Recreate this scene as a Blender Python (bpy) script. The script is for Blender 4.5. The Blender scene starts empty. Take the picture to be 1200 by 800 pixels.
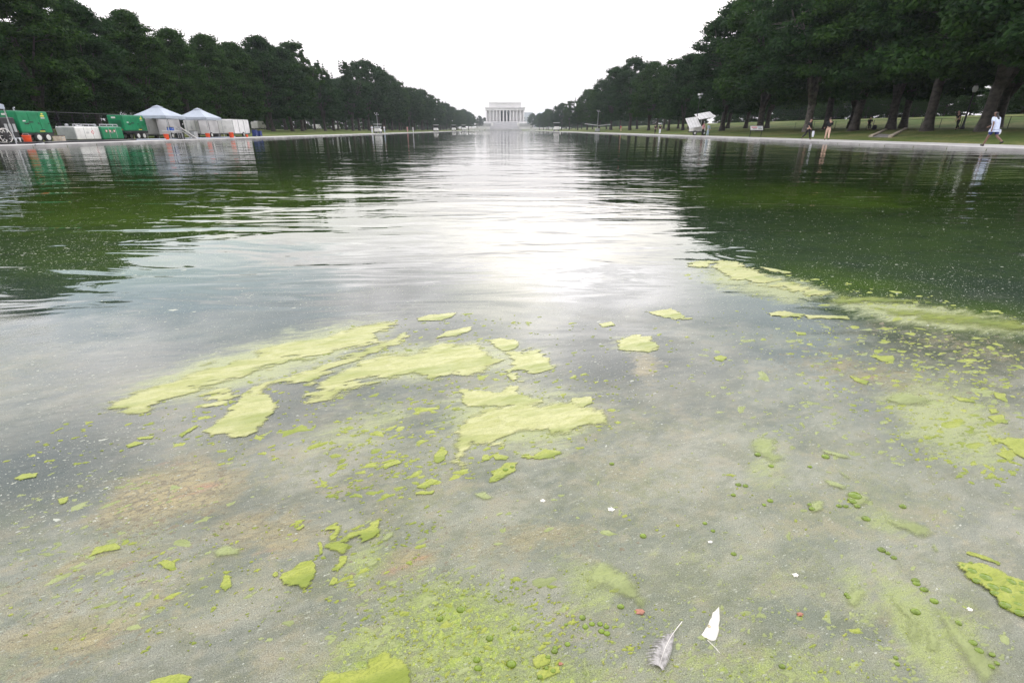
import bpy, math, random
import numpy as np
from mathutils import Vector, Matrix
random.seed(7); rng = np.random.default_rng(7)
S = bpy.context.scene
C = S.collection
R = math.radians
# ------------------------------------------------------------------ camera
FPX, PITCH, YAW, CH = 577.0, R(23.26), R(0.73), 0.95      # focal length in px of a 1200 px wide frame, height over water
cam_d = bpy.data.cameras.new('camera'); cam = bpy.data.objects.new('camera', cam_d); C.objects.link(cam)
cam_d.sensor_width = 36; cam_d.lens = FPX/1200*36
cam_d.clip_start = 0.05; cam_d.clip_end = 6000
cam.location = (0, 0, CH); cam.rotation_euler = (math.pi/2-PITCH, 0, -YAW)
S.camera = cam
# ------------------------------------------------------------------ world and sun
SUN_EL, SUN_AZ = R(20.5), R(4.5)
S.view_settings.view_transform = 'Standard'; S.view_settings.look = 'None'
S.view_settings.exposure = 0.5; S.view_settings.gamma = 1.0

class NT:
    """small helper for node trees"""
    def __init__(s, tree): s.t = tree; s.n = tree.nodes; s.l = tree.links
    def new(s, typ, ins=None, **props):
        n = s.n.new(typ)
        for k, v in props.items(): setattr(n, k, v)
        for k, v in (ins or {}).items():
            if hasattr(v, 'is_output'): s.l.new(v, n.inputs[k])
            else: n.inputs[k].default_value = v
        return n
    def math(s, op, a, b=0.0, c=0.0, clamp=False):
        n = s.new('ShaderNodeMath', {0: a, 1: b, 2: c}, operation=op, use_clamp=clamp); return n.outputs[0]
    def vmath(s, op, a, b=(0, 0, 0)):
        n = s.new('ShaderNodeVectorMath', {0: a, 1: b}, operation=op)
        return n.outputs['Value'] if op in ('DOT_PRODUCT', 'LENGTH', 'DISTANCE') else n.outputs[0]
    def mix(s, f, a, b):
        n = s.n.new('ShaderNodeMix'); n.data_type = 'RGBA'
        for i, v in ((0, f), (6, a), (7, b)):
            if hasattr(v, 'is_output'): s.l.new(v, n.inputs[i])
            else: n.inputs[i].default_value = v if i == 0 else (*v[:3], 1)
        return n.outputs[2]
    def ss(s, x, a, b, lo=0.0, hi=1.0):
        n = s.new('ShaderNodeMapRange', {0: x, 1: a, 2: b, 3: lo, 4: hi}, interpolation_type='SMOOTHSTEP'); return n.outputs[0]
    def noise(s, vec, scale, detail=4.0, rough=0.55, dist=0.0):
        n = s.new('ShaderNodeTexNoise', {'Vector': vec, 'Scale': scale, 'Detail': detail, 'Roughness': rough, 'Distortion': dist}); return n.outputs[0]
    def mapping(s, vec, scale=(1, 1, 1), rot=(0, 0, 0), loc=(0, 0, 0)):
        return s.new('ShaderNodeMapping', {'Vector': vec, 'Scale': scale, 'Rotation': rot, 'Location': loc}).outputs[0]

world = bpy.data.worlds.new('World'); S.world = world; world.use_nodes = True
nt = NT(world.node_tree); nt.n.clear()
sky = nt.new('ShaderNodeTexSky', sky_type='NISHITA', sun_disc=False, sun_elevation=SUN_EL, sun_rotation=SUN_AZ, air_density=1.0, dust_density=2.5)
tc = nt.new('ShaderNodeTexCoord').outputs['Generated']
dirn = nt.vmath('NORMALIZE', tc)
sdir = Vector((math.sin(SUN_AZ)*math.cos(SUN_EL), math.cos(SUN_AZ)*math.cos(SUN_EL), math.sin(SUN_EL)))
cosang = nt.vmath('DOT_PRODUCT', dirn, tuple(sdir))
sep = nt.new('ShaderNodeSeparateXYZ', {0: dirn})
zz = nt.math('ADD', nt.math('MAXIMUM', sep.outputs[2], 0.0), 0.22)
pl = nt.new('ShaderNodeCombineXYZ', {0: nt.math('DIVIDE', sep.outputs[0], zz), 1: nt.math('DIVIDE', sep.outputs[1], zz), 2: 0.0}).outputs[0]
cl = nt.noise(nt.mapping(pl, (1.0, 1.35, 1), loc=(3.1, 0.35, 0)), 1.35, 6, 0.55, 0.35)
cmask = nt.ss(cl, 0.40, 0.56)
thick0 = nt.ss(nt.noise(nt.mapping(pl, loc=(7, 2, 0)), 2.3, 5, 0.6), 0.3, 0.72, 0.55, 1.35)
thick = nt.math('ADD', 1.0, nt.math('MULTIPLY', nt.math('SUBTRACT', thick0, 1.0), nt.ss(sep.outputs[2], 0.14, 0.30)))
k1 = nt.math('EXPONENT', nt.math('MULTIPLY', nt.math('SUBTRACT', cosang, 1.0), 9.0))
k2 = nt.math('EXPONENT', nt.math('MULTIPLY', nt.math('SUBTRACT', cosang, 1.0), 60.0))
west = nt.ss(cosang, -0.6, 0.9)
bright = nt.math('ADD', nt.math('MULTIPLY_ADD', west, 4.5, 16.5), nt.math('ADD', nt.math('MULTIPLY', k1, 0.0), nt.math('MULTIPLY', nt.math('EXPONENT', nt.math('MULTIPLY', nt.math('SUBTRACT', cosang, 1.0), 55.0)), 21.0)))
cloudv = nt.math('MULTIPLY', nt.math('MULTIPLY', bright, thick), nt.ss(sep.outputs[2], 0.06, 0.34, 0.37, 1.12))
cloudc = nt.mix(1.0, (1, 1, 1), (1, 1, 1))
cc = nt.new('ShaderNodeVectorMath', {0: (1.0, 0.955, 0.975), 'Scale': cloudv}, operation='SCALE').outputs[0]
gapb = nt.new('ShaderNodeVectorMath', {0: (0.60, 0.74, 0.86), 'Scale': nt.math('MULTIPLY', bright, 0.50)}, operation='SCALE').outputs[0]
skyc = nt.vmath('ADD', nt.new('ShaderNodeVectorMath', {0: sky.outputs[0], 'Scale': 0.45}, operation='SCALE').outputs[0], gapb)
hz = nt.ss(sep.outputs[2], 0.10, 0.27, 1.0, 0.0)                # low sky: an even veil of cloud
cm = nt.math('MAXIMUM', cmask, hz)
col = nt.mix(cm, skyc, cc)
bg = nt.new('ShaderNodeBackground', {'Color': col, 'Strength': 0.1})
nt.l.new(bg.outputs[0], nt.new('ShaderNodeOutputWorld').inputs[0])

sun_d = bpy.data.lights.new('sun', 'SUN'); sun_d.energy = 0.5; sun_d.angle = R(150); sun_d.color = (1.0, 0.95, 0.88)
sun = bpy.data.objects.new('sun', sun_d); C.objects.link(sun)
sun.rotation_euler = (-sdir).to_track_quat('-Z', 'Y').to_euler()

# ------------------------------------------------------------------ pixel <-> world (photo frame 1200x800), used to place things on the ground
cp, sp_, cyw, syw = math.cos(PITCH), math.sin(PITCH), math.cos(YAW), math.sin(YAW)
FW = np.array([syw*cp, cyw*cp, -sp_]); RT = np.array([cyw, -syw, 0.0]); UP = np.cross(RT, FW)
def ray(px, py):
    return FW + RT*((px-600)/FPX) + UP*((400-py)/FPX)
def onplane(px, py, z=0.0):
    d = ray(px, py); t = (z-CH)/d[2]; return d[0]*t, d[1]*t
def onX(px, X):
    """Y of a point with lateral position X that shows at column px on the horizon"""
    d = FW + RT*((px-600)/FPX) + UP*((400-152)/FPX); return X*d[1]/d[0]
def project(P):
    P = np.asarray(P, float) - np.array([0, 0, CH]); zc = P@FW
    return 600+FPX*(P@RT)/zc, 400-FPX*(P@UP)/zc
def htop(px, X, y_px):
    """world height of a point above (X, onX(px,X)) showing at row y_px"""
    Y = onX(px, X); zc = X*FW[0]+Y*FW[1]
    a = (400-y_px)/FPX      # (P.UP)/(P.FW)
    # P=(X,Y,h): UP.P = a FW.P
    h = (a*(X*FW[0]+Y*FW[1]) - (X*UP[0]+Y*UP[1]))/(UP[2]-a*FW[2]); return h+CH

# ------------------------------------------------------------------ numpy noise
_T = rng.random((256, 256)).astype(np.float64)
def vnoise(x, y):
    xi = np.floor(x).astype(int); yi = np.floor(y).astype(int); fx = x-xi; fy = y-yi
    fx = fx*fx*(3-2*fx); fy = fy*fy*(3-2*fy)
    a = _T[xi & 255, yi & 255]; b = _T[(xi+1) & 255, yi & 255]; c = _T[xi & 255, (yi+1) & 255]; d = _T[(xi+1) & 255, (yi+1) & 255]
    return (a*(1-fx)+b*fx)*(1-fy)+(c*(1-fx)+d*fx)*fy
def fbm(x, y, o=4, g=0.5):
    s = 0; a = 1; t = 0
    for i in range(o):
        s = s+a*vnoise(x+i*17.3, y+i*9.1); t += a; a *= g; x = x*2.03; y = y*2.03
    return s/t

# ------------------------------------------------------------------ mesh helpers
def mesh_np(name, V, F, mat=None, smooth=False):
    """V (n,3); F (m,k) with one k"""
    me = bpy.data.meshes.new(name); V = np.asarray(V, np.float32); F = np.asarray(F, np.int32)
    me.vertices.add(len(V)); me.vertices.foreach_set('co', V.ravel())
    k = F.shape[1]; me.loops.add(F.size); me.loops.foreach_set('vertex_index', F.ravel())
    me.polygons.add(len(F)); me.polygons.foreach_set('loop_start', np.arange(0, F.size, k, dtype=np.int32))
    me.polygons.foreach_set('loop_total', np.full(len(F), k, np.int32))
    if smooth: me.polygons.foreach_set('use_smooth', np.ones(len(F), bool))
    me.update(calc_edges=True)
    if mat: me.materials.append(mat)
    return me
def link(name, me, parent=None, loc=None, rz=0):
    o = bpy.data.objects.new(name, me); C.objects.link(o)
    if parent: o.parent = parent
    if loc is not None: o.location = loc
    if rz: o.rotation_euler = (0, 0, rz)
    return o
def tag(o, label=None, cat=None, group=None, kind=None):
    if label: o['label'] = label
    if cat: o['category'] = cat
    if group: o['group'] = group
    if kind: o['kind'] = kind
    return o
def thing(name, label, cat, loc=(0, 0, 0), rz=0, group=None):
    o = bpy.data.objects.new(name, None); C.objects.link(o); o.empty_display_size = .2
    o.location = loc; o.rotation_euler = (0, 0, rz); return tag(o, label, cat, group)
def copy_tree(o, parent=None):
    c = o.copy(); C.objects.link(c); c.parent = parent
    for ch in list(o.children): copy_tree(ch, c)
    return c
class MB:
    def __init__(s): s.v = []; s.f = []
    def add(s, vs, fs, M=None):
        b = len(s.v)
        for p in vs:
            p = Vector(p); s.v.append(tuple(M@p if M else p))
        s.f += [tuple(b+i for i in f) for f in fs]; return s
    def box(s, c, d, M=None, bev=0.0, rz=0, rx=0, ry=0):
        """centre, full sizes; optional chamfer"""
        T = Matrix.Translation(c)@Matrix.Rotation(rz, 4, 'Z')@Matrix.Rotation(ry, 4, 'Y')@Matrix.Rotation(rx, 4, 'X')
        if M: T = M@T
        x, y, z = d[0]/2, d[1]/2, d[2]/2
        if bev <= 0:
            vs = [(-x, -y, -z), (x, -y, -z), (x, y, -z), (-x, y, -z), (-x, -y, z), (x, -y, z), (x, y, z), (-x, y, z)]
            fs = [(0, 3, 2, 1), (4, 5, 6, 7), (0, 1, 5, 4), (1, 2, 6, 5), (2, 3, 7, 6), (3, 0, 4, 7)]
            return s.add(vs, fs, T)
        b = min(bev, x*.9, y*.9, z*.9); vs = []
        for zz_, i in ((-z, b), (-z+b, 0), (z-b, 0), (z, b)):
            xx, yy = x-i, y-i
            vs += [(-xx+b*.6, -yy, zz_), (xx-b*.6, -yy, zz_), (xx, -yy+b*.6, zz_), (xx, yy-b*.6, zz_), (xx-b*.6, yy, zz_), (-xx+b*.6, yy, zz_), (-xx, yy-b*.6, zz_), (-xx, -yy+b*.6, zz_)]
        fs = [tuple(range(7, -1, -1)), tuple(range(24, 32))]
        for r in range(3):
            for k in range(8):
                a = r*8+k; c2 = r*8+(k+1) % 8; fs.append((a, c2, c2+8, a+8))
        return s.add(vs, fs, T)
    def tube(s, pts, rad, n=8, caps=True):
        pts = [Vector(p) for p in pts]
        if not hasattr(rad, '__len__'): rad = [rad]*len(pts)
        b = len(s.v); prev = None
        for i, p in enumerate(pts):
            d = (pts[min(i+1, len(pts)-1)]-pts[max(i-1, 0)]).normalized()
            if prev is None:
                a = Vector((1, 0, 0)) if abs(d.x) < .8 else Vector((0, 1, 0))
            else: a = prev
            u = (a-d*a.dot(d)).normalized(); prev = u; w = d.cross(u)
            for k in range(n):
                t = 2*math.pi*k/n; s.v.append(tuple(p+(u*math.cos(t)+w*math.sin(t))*rad[i]))
        for i in range(len(pts)-1):
            for k in range(n):
                a = b+i*n+k; c = b+i*n+(k+1) % n; s.f.append((a, c, c+n, a+n))
        if caps:
            s.f.append(tuple(b+k for k in range(n-1, -1, -1))); e = b+(len(pts)-1)*n; s.f.append(tuple(e+k for k in range(n)))
        return s
    def lathe(s, prof, n=16, c=(0, 0, 0), M=None):
        b = len(s.v)
        T = (M or Matrix.Identity(4))@Matrix.Translation(c)
        for r, z in prof:
            for k in range(n):
                t = 2*math.pi*k/n; s.v.append(tuple(T@Vector((r*math.cos(t), r*math.sin(t), z))))
        for i in range(len(prof)-1):
            for k in range(n):
                a = b+i*n+k; c2 = b+i*n+(k+1) % n; s.f.append((a, c2, c2+n, a+n))
        s.f.append(tuple(b+k for k in range(n-1, -1, -1))); e = b+(len(prof)-1)*n; s.f.append(tuple(e+k for k in range(n)))
        return s
    def mesh(s, name, mat, smooth=False):
        me = bpy.data.meshes.new(name); me.from_pydata(s.v, [], s.f)
        if smooth: me.polygons.foreach_set('use_smooth', np.ones(len(me.polygons), bool))
        me.update(); me.materials.append(mat); return me
    def build(s, name, mat, parent=None, smooth=False, label=None):
        o = link(name, s.mesh(name, mat, smooth), parent)
        if label: o['label'] = label
        return o

# ------------------------------------------------------------------ materials
def pmat(name, col, rough=.6, var=.15, scale=4.0, metal=0.0, col2=None, bump=0.0, spec=.5, bscale=None):
    m = bpy.data.materials.new(name); m.use_nodes = True; t = NT(m.node_tree); b = t.n['Principled BSDF']
    tcn = t.new('ShaderNodeTexCoord').outputs['Object']
    nz = t.noise(tcn, scale, 6, .6)
    c2 = col2 or tuple(c*(1-var*1.8) for c in col)
    f = t.ss(nz, .35, .68)
    t.l.new(t.mix(f, tuple(min(1, c*(1+var)) for c in col), c2), b.inputs['Base Color'])
    b.inputs['Roughness'].default_value = rough; b.inputs['Metallic'].default_value = metal
    b.inputs['Specular IOR Level'].default_value = spec
    if bump:
        bp = t.new('ShaderNodeBump', {'Height': t.noise(tcn, bscale or scale*5, 5, .6), 'Strength': 1.0, 'Distance': bump})
        t.l.new(bp.outputs[0], b.inputs['Normal'])
    return m
def foliage_mat(name, c_dark, c_light, trans=.32):
    m = bpy.data.materials.new(name); m.use_nodes = True; t = NT(m.node_tree); b = t.n['Principled BSDF']
    geo = t.new('ShaderNodeNewGeometry'); tcn = t.new('ShaderNodeTexCoord').outputs['Object']
    oi = t.new('ShaderNodeObjectInfo').outputs['Random']
    f = t.math('ADD', t.math('MULTIPLY', geo.outputs['Random Per Island'], .55), t.math('MULTIPLY', t.noise(tcn, .45, 3), .6))
    base = t.mix(t.ss(f, .3, .9), c_dark, c_light)
    base = t.mix(t.math('MULTIPLY', oi, .35), base, (c_light[0]*.75, c_light[1]*.9, c_light[2]*1.15))
    t.l.new(base, b.inputs['Base Color']); b.inputs['Roughness'].default_value = .7; b.inputs['Specular IOR Level'].default_value = .12
    tr = t.new('ShaderNodeBsdfTranslucent', {'Color': base}); mx = t.new('ShaderNodeMixShader', {0: trans})
    t.l.new(b.outputs[0], mx.inputs[1]); t.l.new(tr.outputs[0], mx.inputs[2]); t.l.new(mx.outputs[0], t.n['Material Output'].inputs[0])
    return m
M = {}
M['bark'] = pmat('bark', (.055, .047, .04), .9, .3, 3, bump=.02)
M['bark_pale'] = pmat('bark_pale', (.13, .115, .10), .9, .3, 3, bump=.02)
M['leaf_a'] = foliage_mat('leaf_a', (.008, .030, .005), (.042, .090, .012))
M['leaf_b'] = foliage_mat('leaf_b', (.007, .025, .007), (.030, .070, .014))
M['leaf_c'] = foliage_mat('leaf_c', (.022, .042, .018), (.05, .085, .03))
M['coping'] = pmat('coping', (.40, .385, .375), .75, .12, .8, bump=.003, bscale=30)
M['coping_wet'] = pmat('coping_wet', (.16, .16, .155), .5, .3, 1.2)
M['stone'] = pmat('white_marble', (.62, .60, .59), .6, .06, .1)
M['stone_grey'] = pmat('grey_granite', (.42, .41, .41), .7, .10, .2)  # greyer stone for terrace walls, stairs and urns
M['shade_pane'] = pmat('hall_shade_and_panes', (.03, .03, .035), .8, .2, .2)  # near black: painted shade of the memorial hall, and dark window panes
M['green_paint'] = pmat('green_paint', (.004, .19, .075), .4, .12, 1.5)
M['green_paint_dark'] = pmat('green_paint_dull', (.003, .09, .045), .5, .12, 1.5)
M['white_paint'] = pmat('white_paint', (.66, .65, .62), .45, .08, 1.5)
M['grey_paint'] = pmat('grey_paint', (.33, .34, .34), .5, .10, 1.5)
M['black'] = pmat('black_steel', (.018, .018, .02), .5, .2, 3)
M['rubber'] = pmat('rubber', (.02, .02, .02), .85, .2, 5)
M['silver'] = pmat('silver_metal', (.5, .51, .53), .35, .1, 4, metal=.6)
M['canvas'] = pmat('canvas', (.36, .40, .46), .8, .06, 1.2)
M['canvas_wall'] = pmat('canvas_wall', (.42, .41, .41), .8, .10, 1.0)
M['orange'] = pmat('orange_plastic', (.80, .09, .02), .5, .1, 5)
M['red'] = pmat('red_paint', (.55, .03, .035), .5, .1, 5)
M['yellow'] = pmat('yellow_decal', (.65, .60, .10), .5, .1, 5)
M['blue'] = pmat('blue_paint', (.03, .10, .42), .5, .1, 5)
M['wood'] = pmat('pale_timber', (.42, .36, .28), .8, .15, 3)
M['paving'] = pmat('path_paving', (.20, .185, .175), .85, .2, 3, bump=.004)
M['hazeblue'] = pmat('haze_tinted_masonry', (.40, .42, .45), .8, .05, .1)  # distant masonry with the blue of the haze mixed into its colour
M['lamp_glass'] = pmat('lamp_glass', (.8, .8, .78), .3, .03, 2)
M['panel'] = pmat('panel_white', (.70, .69, .68), .4, .06, 2)
M['skin'] = pmat('skin', (.42, .26, .19), .55, .06, 9)
M['skin_dark'] = pmat('skin_brown', (.17, .095, .065), .55, .06, 9)
M['hair'] = pmat('hair_black', (.012, .010, .010), .5, .2, 20)
M['hair_brown'] = pmat('hair_brown', (.07, .045, .03), .6, .2, 20)
M['cloth_white'] = pmat('cloth_white', (.72, .74, .80), .85, .05, 8)
M['cloth_pale_blue'] = pmat('cloth_pale_blue', (.56, .62, .78), .85, .08, 8)
M['cloth_black'] = pmat('cloth_black', (.010, .010, .012), .85, .2, 8)
M['cloth_navy'] = pmat('cloth_navy', (.02, .035, .15), .85, .15, 8)
M['cloth_pink'] = pmat('cloth_pink', (.60, .28, .30), .85, .08, 8)
M['cloth_sand'] = pmat('cloth_sand', (.62, .42, .32), .85, .08, 8)
M['cloth_sky'] = pmat('cloth_light_blue', (.42, .52, .62), .85, .08, 8)
M['cloth_red'] = pmat('cloth_red', (.62, .05, .06), .85, .08, 8)
M['eye'] = pmat('eye_dark', (.02, .015, .012), .3, .1, 20)

def stone_variation(m):
    t = NT(m.node_tree); b = t.n['Principled BSDF']; lk = b.inputs['Base Color'].links[0].from_socket
    oi = t.new('ShaderNodeObjectInfo').outputs['Random']; oc = t.new('ShaderNodeNewGeometry').outputs['Position']
    v = t.math('ADD', t.math('MULTIPLY_ADD', oi, .28, .78), t.math('MULTIPLY', t.math('SUBTRACT', t.noise(oc, 1.3, 6, .7), .5), .5))
    t.l.new(t.new('ShaderNodeHueSaturation', {'Color': lk, 'Value': v}).outputs[0], b.inputs['Base Color'])
stone_variation(M['coping'])
# ------------------------------------------------------------------ terrain
PL, PR, PE, PW = -27.3, 24.1, 0.25, 618.0       # pool: left, right, near end, far end
WALKL, WALKR = -32.6, 30.6
def gz(x, y):
    """ground height"""
    x = np.asarray(x, float); y = np.asarray(y, float)
    r = np.interp(x, [30.6, 36, 42, 50, 58, 74, 95, 400], [.08, .42, .90, 1.05, 1.25, 3.0, 3.4, 3.6])
    l = np.interp(-x, [32.6, 38, 45, 60, 100, 400], [.08, .35, .62, .85, 1.2, 1.5])
    z = np.where(x > 0, r, l)
    far = np.interp(y, [560, 640, 760], [0, 0, 1])
    z = z*(1-far)+far*np.where(np.abs(x) < 60, 4.5, 3.0)*np.interp(y, [640, 700, 760], [.1, .5, 1])
    fade = np.interp(y, [250, 600], [1, .75])
    return z*fade
xs = np.unique(np.concatenate([np.array([-1300, -800, -500, -300, -200, -150]), np.arange(-120, -33, 2.5), [WALKL, PL-.15, PL-.001, PL+.01, -10, 0, 10, PR-.01, PR+.001, PR+.15, WALKR], np.arange(32, 122, 2.0), [150, 200, 300, 500, 800, 1300]]))
ys = np.unique(np.concatenate([[-1300, -600, -300, -100, -50, -20, -5, PE-.15, PE-.001, PE+.01], np.arange(5, 200, 4.0), np.arange(200, 618, 14.0), [PW-.01, PW+.001, PW+.2, 625, 632, 640, 650, 660, 680, 700, 730, 760, 800, 900, 1100, 1300]]))
GX, GY = np.meshgrid(xs, ys, indexing='ij')
Z = gz(GX, GY)
walk = (GX >= WALKL) & (GX <= WALKR)
Z = np.where(walk & (GY < PW+1), .05, Z)
Z = np.where((GY < -1), .05, Z)
pool = (GX > PL) & (GX < PR) & (GY > PE) & (GY < PW)
Z = np.where(~walk & ~pool, Z+.10*(fbm(GX*.21+50, GY*.21+50, 3)-.5), Z)
Z = np.where(pool, -.9, Z)
ni, nj = GX.shape
idx = np.arange(ni*nj).reshape(ni, nj)
F = np.stack([idx[:-1, :-1], idx[1:, :-1], idx[1:, 1:], idx[:-1, 1:]], -1).reshape(-1, 4)
gm = bpy.data.materials.new('lawn'); gm.use_nodes = True; t = NT(gm.node_tree); b = t.n['Principled BSDF']
oc = t.new('ShaderNodeTexCoord').outputs['Object']
n1 = t.noise(oc, .18, 4, .6); n2 = t.noise(oc, 3.0, 5, .7)
c = t.mix(t.ss(n1, .35, .65), (.070, .105, .022), (.185, .175, .070))
c = t.mix(t.ss(n2, .3, .75), c, (.05, .085, .02))
t.l.new(c, b.inputs['Base Color']); b.inputs['Roughness'].default_value = .95; b.inputs['Specular IOR Level'].default_value = .1
t.l.new(t.new('ShaderNodeBump', {'Height': n2, 'Strength': 1.0, 'Distance': .06}).outputs[0], b.inputs['Normal'])
g = link('ground', mesh_np('ground', np.stack([GX, GY, Z], -1).reshape(-1, 3), F, gm, True)); tag(g, kind='structure')

# coping and walkway around the pool
def strip(name, x0, x1, y0, y1, z0, z1, mat):
    o = MB().box(((x0+x1)/2, (y0+y1)/2, (z0+z1)/2), (x1-x0, y1-y0, z1-z0)).build(name, mat); return tag(o, kind='structure')
strip('left_walkway', WALKL, PL-.52, PE-6, PW+6, -.1, .100, M['coping'])
strip('right_walkway', PR+.52, WALKR, PE-6, PW+6, -.1, .100, M['coping'])
strip('near_walkway', PL-.51, PR+.51, PE-6, PE-.46, -.1, .100, M['coping'])
strip('far_walkway', PL-.51, PR+.51, PW+.51, PW+6, -.1, .100, M['coping'])
def coping_run(name, horizontal, a0, a1, fixed, sign):
    """coping blocks, one object per stone for the near ones, then longer runs"""
    root = tag(bpy.data.objects.new(name, None), kind='structure'); C.objects.link(root)
    L = 2.4; a = a0; k = 0; cache = {}
    while a < a1-.01:
        Lk = L if k < 60 else 24.0
        Lk = min(Lk, a1-a)
        key = round(Lk, 3)
        if key not in cache:
            mb = MB(); mb.box((0, 0, -.14), ((.5, Lk-.03, .56) if not horizontal else (Lk-.03, .5, .56)), bev=.012)
            cache[key] = mb.mesh('coping_stone', M['coping'])
        o = link('coping_stone', cache[key], root)
        j = random.uniform(-.003, .003)
        o.location = (fixed+sign*.25, a+Lk/2, j) if not horizontal else (a+Lk/2, fixed+sign*.25, j)
        a += Lk; k += 1
    return root
coping_run('left_coping', False, PE-.5, PW+.5, PL, -1)
coping_run('right_coping', False, PE-.5, PW+.5, PR, 1)
coping_run('near_coping', True, PL, PR, PE, -1)
strip('far_coping', PL, PR, PW, PW+.5, -.4, .13, M['coping'])

# ------------------------------------------------------------------ water
def wmask(px, py, lst):
    m = np.zeros_like(px)
    for cx, cy, rx, ry, ang, s in lst:
        a = R(ang); dx = px-cx; dy = py-cy
        u = (dx*math.cos(a)+dy*math.sin(a))/rx; v = (-dx*math.sin(a)+dy*math.cos(a))/ry
        m = np.maximum(m, s*np.exp(-(u*u+v*v)*1.1))
    return m
wy = np.concatenate([np.geomspace(PE+.002, 6, 330), np.geomspace(6.06, 60, 150), np.geomspace(61, PW-.002, 60)])
u = np.concatenate([-np.geomspace(1, .012, 120)[:-1], np.linspace(-.012, .012, 5), np.geomspace(.012, 1, 120)[1:]])
wx_near = np.unique(np.concatenate([np.linspace(-3.2, 3.2, 420), np.linspace(-9, -3.2, 90), np.linspace(3.2, 9, 90), np.linspace(PL+.002, -9, 40), np.linspace(9, PR-.002, 36)]))
WXg, WYg = np.meshgrid(wx_near, wy, indexing='ij')
WP = np.stack([WXg, WYg, np.zeros_like(WXg)], -1)
PXw, PYw = project(WP.reshape(-1, 3)); PXw = PXw.reshape(WXg.shape); PYw = PYw.reshape(WXg.shape)
wob = 26*(fbm(WXg*1.9+9, WYg*1.9+3, 4)-.5)
PXn, PYn = PXw+wob*1.6, PYw+wob*.7
brown = wmask(PXn, PYn, [(200, 585, 120, 42, -18, .85), (120, 660, 150, 40, -12, .5), (300, 620, 110, 40, -10, .6), (180, 720, 260, 70, -16, .3), (620, 640, 150, 40, -8, .5), (470, 660, 90, 40, -25, .55), (90, 740, 150, 40, -20, .6), (330, 720, 120, 40, -25, .35), (1020, 440, 120, 26, 12, .55), (1120, 405, 110, 20, 12, .42), (960, 420, 120, 28, 6, .35), (760, 430, 40, 26, 70, .6), (1050, 720, 40, 30, 20, .5), (720, 740, 60, 40, 0, .3), (1050, 775, 60, 30, 30, .35), (800, 560, 120, 40, 10, .25)])
green = wmask(PXn, PYn, [(540, 745, 120, 75, 20, 1), (600, 800, 170, 50, 0, .8), (430, 770, 90, 50, -20, .8), (900, 790, 260, 60, 0, .55), (690, 690, 50, 40, 40, .5), (900, 540, 90, 60, 60, .30), (1120, 740, 60, 90, -35, .55), (420, 660, 60, 30, -35, .6), (150, 640, 90, 20, -15, .35), (1120, 470, 130, 50, 25, .45), (230, 700, 200, 30, -15, .25), (560, 520, 140, 60, -15, .2), (850, 680, 330, 130, 0, .34), (1050, 560, 200, 100, 0, .3), (600, 640, 260, 70, 0, .22)])
olive = wmask(PXn, PYn, [(180, 255, 330, 42, 0, 1.0), (330, 230, 180, 30, 0, .9), (950, 232, 190, 16, 2, .8), (1150, 205, 120, 12, 0, .8), (1010, 335, 160, 26, 12, .9), (1130, 372, 160, 26, 8, 1.0), (120, 300, 220, 40, 0, .7), (1080, 290, 260, 70, 0, .45), (60, 210, 160, 8, 0, .5), (330, 172, 160, 5, 0, .6), (840, 175, 260, 5, 0, .5)])
bloom = wmask(PXn, PYn, [(300, 425, 200, 36, -15, 1), (480, 425, 130, 30, -6, .9), (610, 490, 130, 50, 0, .9), (560, 420, 120, 34, 0, .7), (430, 500, 130, 40, -20, .6), (900, 335, 110, 22, 10, .9), (1090, 372, 170, 20, 8, .9), (920, 350, 180, 12, 6, .5), (1120, 500, 120, 60, 24, .8), (900, 545, 60, 60, 60, .55), (1060, 470, 60, 20, 5, .6), (1080, 740, 40, 110, -35, .95), (1045, 615, 60, 24, 20, .7), (1010, 700, 40, 60, -20, .7), (690, 690, 60, 50, 40, .7), (740, 600, 400, 120, 0, .18), (880, 700, 240, 100, 0, .30), (420, 640, 60, 40, -40, .6), (180, 640, 200, 30, -14, .35), (960, 400, 120, 20, 0, .4), (740, 405, 50, 16, 0, .6)])
clear = wmask(PXn, PYn, [(1090, 305, 230, 62, 4, 1), (40, 545, 200, 80, -14, 1), (330, 470, 140, 50, -14, .7), (160, 420, 160, 24, -12, .6), (370, 372, 130, 26, -8, 1), (725, 430, 90, 40, 0, 1), (900, 365, 150, 30, 0, .6), (1100, 520, 130, 60, 25, .45), (250, 610, 100, 26, -12, .4), (0, 350, 200, 60, 0, .4), (660, 240, 900, 130, 0, .9)])
wid = np.arange(WXg.size).reshape(WXg.shape)
WF = np.stack([wid[:-1, :-1], wid[1:, :-1], wid[1:, 1:], wid[:-1, 1:]], -1).reshape(-1, 4)
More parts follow.
